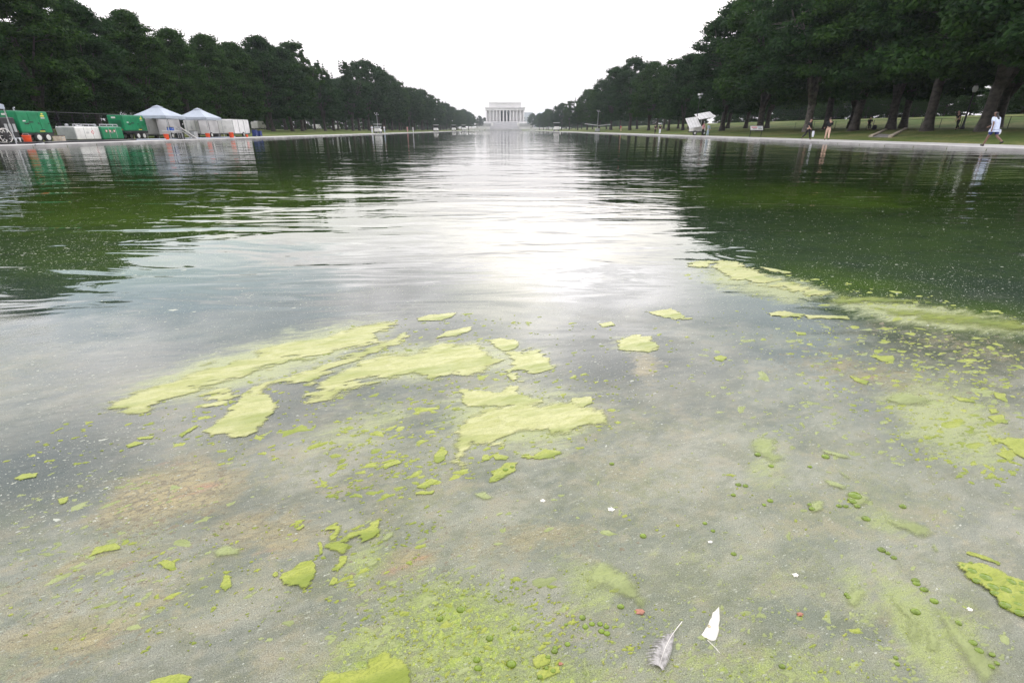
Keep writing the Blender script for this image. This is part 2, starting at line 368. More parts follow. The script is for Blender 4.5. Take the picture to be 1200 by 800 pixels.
def water_material():
    m = bpy.data.materials.new('pool_water'); m.use_nodes = True; t = NT(m.node_tree); b = t.n['Principled BSDF']
    oc = t.new('ShaderNodeTexCoord').outputs['Object']
    at = lambda n: t.new('ShaderNodeAttribute', attribute_name=n).outputs['Fac']
    br, gr, ol, cl = at('brown'), at('green'), at('olive'), at('clear')
    bl = at('bloom')
    sx = t.new('ShaderNodeSeparateXYZ', {0: oc}); Y = sx.outputs[1]
    flow = t.mapping(oc, (1, 1, 1), (0, 0, R(-22)))            # drift direction
    fl = t.mapping(flow, (.45, 1.25, 1))
    flm = t.mapping(flow, (.75, 1.15, 1)); wn = t.noise(flm, 3.4, 7, .68, .5); mid = t.noise(flm, 11.0, 7, .70, .4); fine = t.noise(oc, 90.0, 5, .75); clump = t.noise(fl, 34.0, 5, .7, .6)
    grain = t.noise(oc, 420.0, 2, .8)
    near = t.ss(t.math('ADD', Y, t.math('MULTIPLY', t.math('SUBTRACT', wn, .5), 2.2)), 1.1, 3.2, 1.0, 0.0)
    # suspended matter: dark green body; grey film of dust on top near the edge
    deep = t.mix(t.ss(Y, 2.0, 8.0), (.024, .036, .032), (.006, .014, .003))
    filmcol = t.mix(t.ss(wn, .35, .65), (.225, .224, .172), (.125, .136, .106))
    filmcol = t.mix(t.ss(mid, .45, .7), filmcol, (.212, .196, .138))
    filmcol = t.mix(t.ss(t.noise(flm, 6.5, 8, .78, .3), .46, .60, 0.0, .6), filmcol, (.105, .112, .068))
    filmcol = t.mix(t.ss(clump, .5, .72, 0.0, .55), filmcol, (.25, .245, .18))
    filmcol = t.mix(t.ss(t.noise(t.mapping(flow, (.25, 2.4, 1)), 16.0, 6, .72), .5, .68, 0.0, .32), filmcol, (.088, .098, .078))
    mot = t.noise(oc, 30.0, 7, .78, .4); mot2 = t.noise(flm, 2.2, 4, .6)
    mf = t.ss(t.math('ADD', mot, t.math('MULTIPLY', t.math('SUBTRACT', mot2, .5), .9)), .50, .62)
    filmcol = t.mix(t.math('MULTIPLY', mf, .62), filmcol, t.mix(t.ss(mid, .42, .6), (.170, .178, .092), (.215, .195, .120)))
    mot3 = t.noise(oc, 55.0, 6, .8)
    filmcol = t.mix(t.ss(mot3, .56, .66, 0.0, .5), filmcol, (.088, .096, .062))
    film = t.math('MULTIPLY', near, t.math('SUBTRACT', 1.0, t.math('MULTIPLY', cl, .85), clamp=True))
    film = t.math('MULTIPLY', film, t.ss(mid, .2, .6, .72, 1.0))
    c = t.mix(film, deep, filmcol)
    # olive algae bloom farther out
    olf = t.math('MULTIPLY', t.math('MULTIPLY', ol, t.ss(wn, .25, .6, .35, 1.0)), t.ss(fine, .3, .62, .55, 1.0))
    c = t.mix(t.math('MULTIPLY', olf, .8), c, (.060, .105, .008))
    # brown submerged mats
    bf = t.ss(t.math('ADD', t.math('MULTIPLY', br, .62), t.math('MULTIPLY', t.math('ADD', mid, clump), .5)), .68, .96)
    bcol = t.mix(t.ss(clump, .4, .65), (.265, .220, .105), (.170, .148, .080))
    bcol = t.mix(t.ss(t.noise(fl, 7.0, 3), .62, .72), bcol, (.29, .155, .085))
    c = t.mix(t.math('MULTIPLY', bf, .92), c, bcol)
    vb = t.new('ShaderNodeTexVoronoi', {'Vector': t.vmath('ADD', fl, t.new('ShaderNodeTexNoise', {'Vector': fl, 'Scale': 14.0}).outputs['Color']) if False else t.mapping(fl, (1, .8, 1)), 'Scale': 38.0, 'Randomness': 1.0}, feature='DISTANCE_TO_EDGE').outputs['Distance']
    c = t.mix(t.math('MULTIPLY', bf, t.ss(vb, 0.0, .09, .6, 0.0)), c, (.085, .08, .058))
    # green submerged clumps
    gf = t.ss(t.math('ADD', t.math('MULTIPLY', gr, .55), t.math('MULTIPLY', t.math('ADD', mid, t.math('ADD', clump, fine)), .333)), .66, .90)
    c = t.mix(t.math('MULTIPLY', gr, t.math('MULTIPLY', near, .5)), c, (.185, .205, .095))
    gcol = t.mix(t.ss(clump, .4, .62), (.135, .165, .045), (.24, .31, .035))
    warp = t.vmath('ADD', oc, t.new('ShaderNodeVectorMath', {0: t.new('ShaderNodeTexNoise', {'Vector': oc, 'Scale': 45.0, 'Detail': 4.0}).outputs['Color'], 'Scale': .022}, operation='SCALE').outputs[0])
    gcl = None
    for sc_, th_ in ((48.0, .50), (120.0, .46)):
        vg = t.new('ShaderNodeTexVoronoi', {'Vector': warp, 'Scale': sc_, 'Randomness': 1.0})
        sg = t.new('ShaderNodeSeparateColor', {0: vg.outputs['Color']}).outputs[1]
        v_ = t.math('SUBTRACT', t.math('ADD', t.math('MULTIPLY', gr, .62), t.math('MULTIPLY', sg, .42)), t.math('MULTIPLY', vg.outputs['Distance'], .85))
        v_ = t.ss(v_, th_-.10, th_+.06); gcl = v_ if gcl is None else t.math('MAXIMUM', gcl, v_)
    c = t.mix(t.math('MULTIPLY', gf, .45), c, gcol)
    c = t.mix(t.math('MULTIPLY', gcl, t.ss(fine, .3, .6, .35, .95)), c, t.mix(sg, (.15, .20, .035), (.27, .32, .06)))
    # thin pale film of algae drawn out in strands round the rafts
    sw = t.noise(fl, 7.0, 7, .68, 1.6); st2 = t.noise(t.mapping(flow, (.5, 2.2, 1)), 26.0, 6, .7, 1.0)
    bfv = t.math('ADD', t.math('MULTIPLY', bl, .57), t.math('ADD', t.math('MULTIPLY', sw, .55), t.math('MULTIPLY', st2, .35)))
    blf = t.math('MULTIPLY', t.ss(bfv, .66, .92), t.ss(fine, .28, .55, .45, 1.0))
    c = t.mix(t.math('MULTIPLY', blf, .85), c, t.mix(t.ss(Y, .8, 2.0), (.235, .27, .095), (.31, .33, .155)))
    # cells of drifting flecks: dark pits and pale dust
    vor = t.new('ShaderNodeTexVoronoi', {'Vector': t.mapping(oc, (1, .8, 1)), 'Scale': 210.0, 'Randomness': 1.0})
    sel = t.new('ShaderNodeSeparateColor', {0: vor.outputs['Color']})
    pale = t.math('MULTIPLY', t.ss(vor.outputs['Distance'], .18, .30, 1.0, 0.0), t.math('GREATER_THAN', sel.outputs[0], .80))
    dark = t.math('MULTIPLY', t.ss(vor.outputs['Distance'], .22, .36, 1.0, 0.0), t.math('LESS_THAN', sel.outputs[0], .10))
    nearf = t.ss(Y, 1.5, 3.4, 1.0, 0.0)
    vor2 = t.new('ShaderNodeTexVoronoi', {'Vector': fl, 'Scale': 95.0, 'Randomness': 1.0})
    sel2 = t.new('ShaderNodeSeparateColor', {0: vor2.outputs['Color']})
    pale2 = t.math('MULTIPLY', t.ss(vor2.outputs['Distance'], .14, .30, 1.0, 0.0), t.math('GREATER_THAN', sel2.outputs[0], .86))
    vor3 = t.new('ShaderNodeTexVoronoi', {'Vector': oc, 'Scale': 26.0, 'Randomness': 1.0})
    sel3 = t.new('ShaderNodeSeparateColor', {0: vor3.outputs['Color']})
    pale3 = t.math('MULTIPLY', t.ss(vor3.outputs['Distance'], .12, .26, 1.0, 0.0), t.math('GREATER_THAN', sel3.outputs[0], .80))
    pale3 = t.math('MULTIPLY', pale3, t.math('MULTIPLY', t.ss(Y, 2.5, 4.5), t.ss(mid, .48, .66)))
    vor4 = t.new('ShaderNodeTexVoronoi', {'Vector': t.mapping(oc, (.8, 1.1, 1)), 'Scale': 75.0, 'Randomness': 1.0})
    sel4 = t.new('ShaderNodeSeparateColor', {0: vor4.outputs['Color']})
    pale4 = t.math('MULTIPLY', t.ss(vor4.outputs['Distance'], .12, .34, 1.0, 0.0), t.math('GREATER_THAN', sel4.outputs[0], .62))
    pale4 = t.math('MULTIPLY', pale4, t.math('MULTIPLY', t.ss(Y, 1.9, 3.0), t.ss(t.noise(fl, 1.2, 5, .7), .30, .60, .15, .85)))
    c = t.mix(pale4, c, t.mix(sel4.outputs[2], (.09, .13, .03), (.22, .25, .13)))
    dust = t.math('MAXIMUM', t.math('MULTIPLY', t.math('MAXIMUM', t.math('MULTIPLY', pale, .55), t.math('MULTIPLY', pale2, .6)), t.ss(Y, 2.2, 5.0, 1.0, .25)), t.math('MULTIPLY', pale3, .55))
    c = t.mix(t.math('MULTIPLY', dark, t.math('MULTIPLY', nearf, .5)), c, (.045, .05, .04))
    c = t.mix(dust, c, (.30, .31, .24))
    gn = t.math('MULTIPLY', t.math('SUBTRACT', grain, .5), near)
    hs = t.new('ShaderNodeHueSaturation', {'Color': c, 'Value': t.math('MULTIPLY_ADD', gn, 2.6, 1.0)}); c = hs.outputs[0]
    t.l.new(c, b.inputs['Base Color'])
    b.inputs['IOR'].default_value = 1.333
    matte = t.math('MAXIMUM', t.math('MULTIPLY', blf, .8), t.math('MAXIMUM', t.math('MAXIMUM', dust, t.math('MULTIPLY', bf, .25)), t.math('MULTIPLY', gf, .3)))
    t.l.new(t.math('MULTIPLY_ADD', matte, .45, t.math('MULTIPLY_ADD', film, .07, .012)), b.inputs['Roughness'])
    # ripples
    r1 = t.noise(t.mapping(oc, (.55, 1.0, 1), (0, 0, R(8))), .55, 3, .5, .3)
    r2 = t.noise(t.mapping(oc, (.7, 1.2, 1), (0, 0, R(-12))), 2.6, 3, .5, .5)
    r3 = t.noise(t.mapping(oc, (.8, 1.2, 1)), 9.0, 2, .5)
    patch = t.ss(t.noise(t.mapping(oc, (.35, .6, 1)), .35, 3), .42, .62, .12, 1.0)
    calm = t.ss(Y, 1.3, 3.6, .12, 1.0)
    r4 = t.noise(t.mapping(oc, (.30, 1.0, 1), (0, 0, R(5))), 1.7, 3, .5, .6)
    h = t.math('ADD', t.math('ADD', t.math('MULTIPLY', r1, .030), t.math('MULTIPLY', r4, t.ss(Y, 5.0, 16.0, .022, .009))), t.math('MULTIPLY', patch, t.math('ADD', t.math('MULTIPLY', r2, .0085), t.math('MULTIPLY', r3, .0012))))
    h = t.math('MULTIPLY', h, calm)
    # rings left by insects or drops
    for (qx, qy, amp, wl, rad) in RINGS:
        d = t.vmath('DISTANCE', oc, (qx, qy, 0)); d = t.math('ADD', d, t.math('MULTIPLY', r3, wl*.3))
        ring = t.math('MULTIPLY', t.math('SINE', t.math('MULTIPLY', d, 6.283/wl)), t.ss(d, rad*.25, rad, amp, 0.0))
        h = t.math('ADD', h, ring)
    h = t.math('ADD', h, t.math('MULTIPLY', t.math('MULTIPLY', t.math('ADD', fine, t.math('MULTIPLY', clump, 2.0)), near), .00045))
    h = t.math('ADD', h, t.math('MULTIPLY', t.math('ADD', bf, gf), .0007))
    bp = t.new('ShaderNodeBump', {'Height': h, 'Strength': 1.0, 'Distance': 1.0})
    t.l.new(bp.outputs[0], b.inputs['Normal'])
    return m
RINGS = [(*onplane(878, 297), .0007, .12, .5)]
wme = mesh_np('water', WP.reshape(-1, 3), WF, water_material(), True)
for nm, arr in (('brown', brown), ('green', green), ('olive', olive), ('clear', clear), ('bloom', bloom)):
    a = wme.attributes.new(nm, 'FLOAT', 'POINT'); a.data.foreach_set('value', np.clip(arr, 0, 1).astype(np.float32).ravel())
tag(link('water', wme), kind='structure')

# ------------------------------------------------------------------ floating algae mats
def algae_mat(name, ca, cb, cc_, faint=0.0):
    m = bpy.data.materials.new(name); m.use_nodes = True; t = NT(m.node_tree); b = t.n['Principled BSDF']
    oc = t.new('ShaderNodeTexCoord').outputs['Object']
    fl = t.mapping(t.mapping(oc, (1, 1, 1), (0, 0, R(-22))), (.35, 1.3, 1))
    n1 = t.noise(fl, 22, 6, .65, .8); n2 = t.noise(oc, 260, 4, .75); n3 = t.noise(fl, 6, 3, .6)
    at = t.new('ShaderNodeAttribute', attribute_name='thick').outputs['Fac']
    c = t.mix(t.ss(n1, .35, .68), ca, cb)
    c = t.mix(t.math('MULTIPLY', t.ss(n2, .52, .72), .75), c, cc_)
    n4 = t.noise(fl, 60, 5, .7, 1.2); c = t.mix(t.ss(t.math('ABSOLUTE', t.math('SUBTRACT', n4, .5)), 0.0, .030, .55, 0.0), c, tuple(x*.62 for x in cc_))
    c = t.mix(t.math('MULTIPLY', t.ss(n3, .45, .66), .65), c, cc_)
    c = t.mix(t.ss(at, .05, .55, .55, 0.0), c, tuple(min(1, x*1.25+.03) for x in ca))
    t.l.new(c, b.inputs['Base Color']); b.inputs['IOR'].default_value = 1.36
    t.l.new(t.ss(n1, .3, .7, .28, .55), b.inputs['Roughness'])
    hh = t.math('ADD', t.math('MULTIPLY', n1, .0032), t.math('MULTIPLY', n2, .0006))
    t.l.new(t.new('ShaderNodeBump', {'Height': hh, 'Strength': 1.0, 'Distance': 1.0}).outputs[0], b.inputs['Normal'])
    inn = t.new('ShaderNodeAttribute', attribute_name='inner').outputs['Fac']
    if faint:
        al = t.ss(t.math('ADD', t.math('MULTIPLY', inn, .8), t.math('MULTIPLY', t.math('ADD', n1, n2), .5)), .42, 1.12, 0.0, faint)
    else:
        n5 = t.noise(fl, 34, 6, .72, 1.4); n6 = t.noise(fl, 9, 6, .7, 1.8)
        al = t.math('ADD', t.math('MULTIPLY', inn, 1.5), t.math('ADD', t.math('MULTIPLY', n5, .8), t.math('ADD', t.math('MULTIPLY', n6, .9), t.math('MULTIPLY', n2, .3))))
        al = t.math('MULTIPLY', t.ss(al, 1.02, 1.36), t.ss(at, 0.0, .25))
    t.l.new(al, b.inputs['Alpha'])
    return m
M['algae'] = algae_mat('algae', (.30, .325, .06), (.215, .25, .032), (.13, .175, .018))
M['algae_glare'] = algae_mat('algae_glare', (.395, .388, .175), (.315, .322, .115), (.19, .225, .05))  # paler copy for farther rafts, with the sky's glare put into the colour
M['algae_faint'] = algae_mat('algae_faint', (.32, .36, .15), (.27, .31, .11), (.20, .23, .09), .8)
M['algae_olive'] = algae_mat('algae_olive', (.22, .255, .03), (.15, .19, .02), (.09, .13, .012), .9)
M['bubble'] = pmat('algae_bubble', (.13, .19, .010), .15, .2, 60)
def poly_field(X, Y, poly):
    """signed distance (positive inside) of grid points to a polygon"""
    P = np.array(poly); n = len(P); ins = np.zeros(X.shape, bool); dmin = np.full(X.shape, 1e9)
    for i in range(n):
        x0, y0 = P[i]; x1, y1 = P[(i+1) % n]
        if y0 != y1:
            cond = ((y0 > Y) != (y1 > Y)) & (X < (x1-x0)*(Y-y0)/(y1-y0)+x0); ins ^= cond
        dx, dy = x1-x0, y1-y0; L = dx*dx+dy*dy+1e-12
        tt = np.clip(((X-x0)*dx+(Y-y0)*dy)/L, 0, 1)
        dmin = np.minimum(dmin, np.hypot(X-x0-tt*dx, Y-y0-tt*dy))
    return np.where(ins, dmin, -dmin)
CA, SA = math.cos(R(22)), math.sin(R(22))
def flowxy(X, Y): return (X*CA+Y*SA), (-X*SA+Y*CA)
MATS = []
def mat_obj(polys_px, label, mat='algae', rough=.55, holes=.5, top=.0018, name='algae_mat', group=None, tri_budget=60000):
    polys = [[onplane(*p) for p in poly] for poly in polys_px]
    allp = np.array([q for p in polys for q in p]); x0, y0 = allp.min(0); x1, y1 = allp.max(0)
    cxm, cym = (x0+x1)/2, (y0+y1)/2
    pad = .02+.05*max(x1-x0, y1-y0); zc = cxm*FW[0]+cym*FW[1]+.37
    s = max(zc/FPX*1.1, .0018); 
    area = (x1-x0+2*pad)*(y1-y0+2*pad)
    if area/(s*s) > tri_budget: s = math.sqrt(area/tri_budget)
    gx = np.arange(x0-pad, x1+pad, s); gy = np.arange(y0-pad, y1+pad, s*1.2)
    X, Y = np.meshgrid(gx, gy, indexing='ij')
    u_, v_ = flowxy(X, Y)
    sz = min(math.sqrt(max(1e-6, (x1-x0)*(y1-y0))), .6)
    w = .07*sz
    Xw = X+w*(fbm(u_*4/sz+3, v_*9/sz+8, 4)-.5)*2; Yw = Y+w*(fbm(u_*4/sz+31, v_*9/sz+12, 4)-.5)*2
    f = np.full(X.shape, -1e9)
    for p in polys: f = np.maximum(f, poly_field(Xw, Yw, p))
    n = fbm(u_*14+5, v_*44+5, 5, .62)
    edge = .055*sz*rough*1.6*(n-.5)*2
    crack = np.abs(fbm(u_*9+70, v_*26+40, 4)-.5)
    f2 = f+edge+.022*sz
    f2 = f2-holes*.03*sz*np.clip(1-crack/.030, 0, 1)*(fbm(u_*5+9, v_*9+2, 2) > .48)
    f2 = np.minimum(f2, f2-holes*.32*sz*np.clip(fbm(u_*7+120, v_*18+60, 4)-.60, 0, 1)*4)
    k = np.clip(f2/(.012*max(sz, .15)/.3), -1, 1)
    wr = fbm(u_*30+2, v_*90+7, 4, .6)
    zt = np.where(k > 0, top*(1-(1-k)**2)*(.55+.9*wr), top*1.6*k)
    inside = k > -.95
    keep = inside[:-1, :-1] | inside[1:, :-1] | inside[1:, 1:] | inside[:-1, 1:]
    nid = np.arange(X.size).reshape(X.shape)
    F = np.stack([nid[:-1, :-1], nid[1:, :-1], nid[1:, 1:], nid[:-1, 1:]], -1)[keep]
    used, inv = np.unique(F, return_inverse=True); F = inv.reshape(-1, 4)
    V = np.stack([X.ravel()[used]-cxm, Y.ravel()[used]-cym, zt.ravel()[used]+.0008], -1)
    me = mesh_np(name, V, F, M[mat], True)
    a = me.attributes.new('thick', 'FLOAT', 'POINT'); a.data.foreach_set('value', np.clip(k, 0, 1).ravel()[used].astype(np.float32))
    a = me.attributes.new('inner', 'FLOAT', 'POINT'); a.data.foreach_set('value', np.clip(f2/(.28*max(sz, .05)), 0, 1).ravel()[used].astype(np.float32))
    o = link(name, me, loc=(cxm, cym, 0)); tag(o, label, 'algae', group); MATS.append((o, polys))
    return o
def zc5(L, ox, oy, s=2.9625): return [(ox+x/s, oy+y/s) for x, y in L]
A = lambda L: zc5(L, 100, 350)
B_ = lambda L: zc5(L, 450, 350)
D_ = lambda L: zc5(L, 300, 590, 6.6667)
E_ = lambda L: zc5(L, 0, 530)
G_ = lambda L: zc5(L, 400, 530)
H_ = lambda L: zc5(L, 800, 530)
I_ = lambda L: zc5(L, 800, 280)
mat_obj([A([(90, 378), (150, 335), (280, 290), (400, 250), (440, 225), (580, 205), (600, 180), (700, 150), (850, 125), (960, 92), (1080, 80), (1100, 95), (1050, 120), (1010, 155), (900, 180), (800, 205), (700, 225), (620, 245), (560, 275), (480, 290), (440, 300), (330, 345), (250, 370), (210, 395), (160, 398), (140, 380)]),
         A([(560, 330), (600, 290), (700, 262), (800, 235), (900, 200), (1000, 165), (1125, 112), (1130, 128), (1080, 160), (1000, 190), (900, 230), (820, 280), (800, 300), (740, 303), (690, 292), (640, 312), (590, 335)]),
         A([(390, 345), (440, 315), (520, 310), (535, 335), (500, 362), (460, 382), (390, 376)])],
        'long pale yellow-green algae raft slanting up from the left, largest on the water', 'algae_glare', .8, .55, tri_budget=110000)
mat_obj([A([(490, 380), (560, 330), (640, 335), (665, 370), (660, 400), (620, 430), (600, 460), (550, 485), (480, 470), (430, 480), (415, 460), (440, 430), (480, 410)])],
        'round-bellied yellow algae blob hanging below the long slanting raft', 'algae_glare', .5, .4)
mat_obj([[(353, 465), (377, 451), (397, 436), (424, 421), (444, 416), (480, 417), (494, 410), (517, 402), (558, 402), (578, 412), (588, 424), (578, 434), (551, 440), (534, 438), (511, 446), (490, 441), (470, 442), (450, 447), (430, 453), (410, 458), (385, 468), (360, 470)]],
        'pale yellow algae raft with a rounded right end, just right of the longest raft', 'algae_glare', .5, .5, tri_budget=90000)
mat_obj([B_([(265, 310), (330, 320), (400, 330), (430, 300), (470, 300), (470, 330), (540, 345), (560, 360), (480, 370), (400, 375), (330, 378), (270, 365)])],
        'slim pale algae strip lying directly above the whale-shaped raft', 'algae_glare', .5, .4)
mat_obj([B_([(230, 500), (260, 440), (310, 400), (380, 380), (450, 370), (540, 365), (640, 350), (700, 370), (760, 380), (782, 410), (780, 440), (700, 440), (640, 470), (570, 480), (560, 465), (480, 465), (440, 490), (430, 515), (380, 510), (310, 500), (300, 540), (280, 597), (265, 597), (262, 560), (235, 520)])],
        'whale-shaped yellow algae raft with a tail pointing down, near the centre', 'algae_glare', .55, .5, tri_budget=90000)
mat_obj([B_([(410, 180), (470, 180), (530, 175), (585, 205), (580, 245), (520, 275), (480, 250), (450, 250), (485, 290), (440, 285), (420, 250), (440, 220)])], 'broken pale algae patch right of the rounded raft end', 'algae_glare', 1.0, .9)
mat_obj([B_([(360, 145), (400, 135), (470, 150), (460, 175), (410, 190)])], 'smaller pale algae patch just above the rounded raft end', 'algae_glare', 1.0, .9)
mat_obj([B_([(650, 345), (720, 338), (728, 362), (690, 380), (650, 370)])], 'small pale algae disc above the right end of the whale-shaped raft', 'algae_glare', .4, .2)
mat_obj([B_([(520, 545), (560, 520), (600, 525), (627, 535), (580, 555), (540, 560), (458, 552), (480, 540)])], 'bright ragged algae strip under the belly of the whale-shaped raft', 'algae', .8, .5)
mat_obj([B_([(350, 642), (380, 600), (420, 570), (465, 568), (460, 595), (420, 625), (370, 645)])], 'bright leaf-shaped algae patch below the tail of the whale-shaped raft', 'algae', .5, .3)
mat_obj([B_([(335, 555), (345, 540), (365, 540), (372, 560), (345, 565)])], 'small round algae bead just right of the tail of the whale-shaped raft', 'algae', .5, .2)
mat_obj([B_([(375, 545), (395, 537), (435, 548), (425, 560), (385, 560)])], 'small flat algae strip under the chin of the whale-shaped raft', 'algae', .5, .2)
mat_obj([B_([(808, 150), (860, 125), (920, 130), (958, 168), (920, 185), (808, 182)])], 'pale wedge-shaped algae patch alone right of centre', 'algae_glare', .7, .5)
mat_obj([B_([(110, 68), (160, 55), (255, 48), (240, 65), (200, 78), (120, 78)])], 'thin pale algae sliver farthest out in front of the longest raft', 'algae_glare', .8, .5)
mat_obj([B_([(180, 138), (210, 115), (300, 98), (308, 110), (250, 130)])], 'thin pale algae sliver between longest raft and bright reflection', 'algae_glare', .8, .3)
mat_obj([B_([(900, 45), (1000, 35), (1080, 72), (1010, 74), (940, 57)])], 'thin pale algae streak above the wedge-shaped patch', 'algae_glare', .8, .4)
mat_obj([B_([(745, 88), (790, 80), (805, 92), (760, 100)])], 'tiny pale algae fleck between the bright reflection and the wedge-shaped patch', 'algae_glare', .6, .2)
mat_obj([B_([(168, 545), (200, 515), (222, 530), (210, 560), (188, 572), (172, 562)])], 'small rounded algae patch left of the downward tail', 'algae', .5, .2)
mat_obj([B_([(-5, 575), (50, 558), (62, 570), (0, 592)])], 'short algae strip left of the small rounded patch', 'algae', .5, .2)
mat_obj([B_([(108, 655), (165, 622), (192, 632), (140, 662)])], 'thin algae strip left of the leaf-shaped patch, upper one of two', 'algae', .6, .2)
mat_obj([B_([(105, 672), (180, 665), (170, 680), (110, 682)])], 'thin algae strip left of the leaf-shaped patch, lower one of two', 'algae', .6, .2)
mat_obj([B_([(310, 675), (350, 670), (382, 690), (360, 702), (318, 690)])], 'dull green algae patch below the leaf-shaped patch', 'algae_faint', .6, .3)
mat_obj([D_([(190, 580), (210, 540), (290, 512), (340, 465), (450, 436), (470, 480), (472, 560), (430, 620), (395, 668), (380, 660), (290, 650), (220, 640), (195, 610)])], 'solid bright shell-shaped algae patch in the lower left', 'algae', .35, .15, .003)
mat_obj([D_([(540, 320), (650, 290), (740, 230), (860, 190), (920, 120), (980, 92), (972, 160), (960, 240), (880, 300), (820, 332), (795, 320), (805, 262), (740, 290), (680, 306), (800, 312), (760, 350), (700, 395), (650, 390), (560, 360)]), D_([(525, 243), (560, 180), (620, 153), (678, 170), (662, 240), (620, 290), (560, 305), (612, 215), (570, 212)])],
        'bright twisted ribbon of algae above right of the shell-shaped patch', 'algae', .35, .1, .003)
mat_obj([D_([(650, 410), (722, 408), (705, 460), (640, 535), (590, 520), (650, 462)])], 'small bright algae scrap hanging below the twisted ribbon', 'algae', .4, .1)
mat_obj([D_([(480, 310), (500, 295), (522, 330), (530, 390), (480, 418), (492, 360)])], 'small upright algae scrap left of the twisted ribbon', 'algae', .4, .1)
mat_obj([D_([(560, 640), (600, 570), (640, 580), (648, 610), (605, 642)])], 'small algae lump below the twisted ribbon near the shell-shaped patch', 'algae', .5, .1)
mat_obj([D_([(300, 205), (370, 155), (388, 175), (340, 212)])], 'small algae sliver above the shell-shaped patch', 'algae', .4, .1)
mat_obj([D_([(120, 560), (145, 530), (175, 530), (180, 570), (140, 580)])], 'small outer algae bead left of the shell-shaped patch', 'algae', .4, .1)
mat_obj([D_([(180, 520), (215, 505), (225, 530), (190, 545)])], 'small algae bead touching the left tip of the shell-shaped patch', 'algae', .4, .1)
mat_obj([D_([(850, 480), (900, 420), (960, 430), (970, 465), (900, 510), (865, 510)])], 'dull algae oval right of the twisted ribbon, lower one of two', 'algae_faint', .5, .2)
mat_obj([D_([(960, 290), (1020, 230), (1090, 210), (1085, 255), (1010, 305)])], 'dull algae oval right of the twisted ribbon, upper one of two', 'algae_faint', .5, .2)
mat_obj([G_([(-75, 800), (-40, 765), (0, 758), (60, 765), (100, 750), (85, 715), (150, 693), (220, 720), (250, 760), (245, 850), (-60, 850)])], 'bright solid algae patch at the bottom edge left of centre', 'algae', .45, .3, .003)
mat_obj([E_([(505, 830), (520, 792), (560, 780), (640, 765), (665, 780), (640, 830)])], 'bright algae patch cut by the bottom edge, left of the larger bottom patch', 'algae', .6, .4)
mat_obj([E_([(300, 372), (330, 330), (405, 313), (420, 335), (340, 352)])], 'small bright algae patch below the reddish brown scum on the left', 'algae', .6, .3)
mat_obj([E_([(733, 345), (780, 320), (838, 333), (830, 357), (750, 366)])], 'dull oval algae patch between the brown scum and the shell-shaped patch', 'algae_faint', .5, .2)
mat_obj([E_([(762, 465), (778, 425), (800, 428), (806, 465), (780, 483)])], 'small upright bright algae lump left of the shell-shaped patch', 'algae', .5, .1)
mat_obj([E_([(545, 385), (575, 372), (612, 378), (612, 405), (580, 412)])], 'small algae lump between the small bright patch and the dull oval', 'algae', .6, .2)
mat_obj([E_([(43, 92), (80, 75), (132, 71), (130, 85), (70, 98)])], 'single bright algae sliver at the far left edge of open dark water', 'algae', .4, .1)
mat_obj([E_([(200, 162), (240, 152), (232, 175), (205, 183)])], 'bright algae fleck just below the sliver at the far left', 'algae', .4, .1)
mat_obj([A([(320, 475), (385, 436), (402, 440), (335, 480)])], 'thin algae sliver trailing left of the round-bellied blob, nearest the blob', 'algae', .5, .2)
mat_obj([A([(135, 512), (175, 495), (205, 500), (155, 518)])], 'thin algae sliver in the middle of the row left of the round-bellied blob, lower', 'algae', .5, .2)
mat_obj([A([(175, 482), (240, 475), (235, 487), (180, 490)])], 'thin algae sliver left of the round-bellied blob, upper one of the far pair', 'algae', .5, .2)
mat_obj([H_([(945, 385), (1030, 383), (1100, 408), (1160, 436), (1230, 450), (1270, 500), (1260, 600), (1200, 588), (1150, 562), (1090, 525), (1040, 470), (985, 430)])], 'bright algae raft studded with dark bubbles at the right edge', 'algae', .4, .2, .004)
mat_obj([H_([(985, 343), (1040, 355), (1110, 385), (1105, 395), (1040, 372), (985, 352)])], 'narrow algae strip above the bubble-studded raft', 'algae', .5, .2)
mat_obj([H_([(860, 520), (920, 560), (980, 630), (1060, 690), (1110, 740), (1125, 830), (1050, 830), (960, 700), (900, 610)])], 'long faint green algae streak running to the bottom right', 'algae_faint', .9, .5, .002)
mat_obj([H_([(672, 180), (690, 185), (720, 230), (800, 235), (860, 265), (885, 285), (860, 300), (820, 300), (740, 265), (700, 240)])], 'faint green algae patch shaped like a bent leaf, upper right of the streak', 'algae_faint', .5, .2, .002)
mat_obj([H_([(858, 312), (880, 318), (892, 345), (870, 348)])], 'faint small algae scrap just below the bent leaf-shaped patch', 'algae_faint', .5, .2, .002)
mat_obj([H_([(560, 490), (590, 468), (635, 468), (635, 500), (600, 542), (565, 525)])], 'faint round algae patch left of the long faint streak', 'algae_faint', .5, .3, .002)
mat_obj([H_([(715, 495), (760, 520), (820, 580), (837, 640), (800, 672), (768, 630), (780, 575), (730, 530)])], 'faint curved algae patch beside the upper end of the long streak', 'algae_faint', .5, .3, .002)
mat_obj([H_([(842, 600), (870, 610), (897, 660), (890, 697), (845, 690)])], 'faint algae patch between the curved patch and the long streak', 'algae_faint', .5, .3, .002)
mat_obj([H_([(480, 90), (520, 95), (580, 120), (560, 132), (500, 118)])], 'pale faint algae smear left of and above the bubble cluster', 'algae_faint', .6, .2, .002)
mat_obj([H_([(540, 60), (585, 90), (580, 97), (545, 75)])], 'thin faint algae smear directly above the bubble cluster', 'algae_faint', .6, .2, .002)
mat_obj([H_([(560, 140), (600, 135), (650, 160), (640, 180), (600, 195), (570, 165)])], 'faint algae patch carrying a cluster of dark bubbles', 'algae_faint', .5, .2, .002)
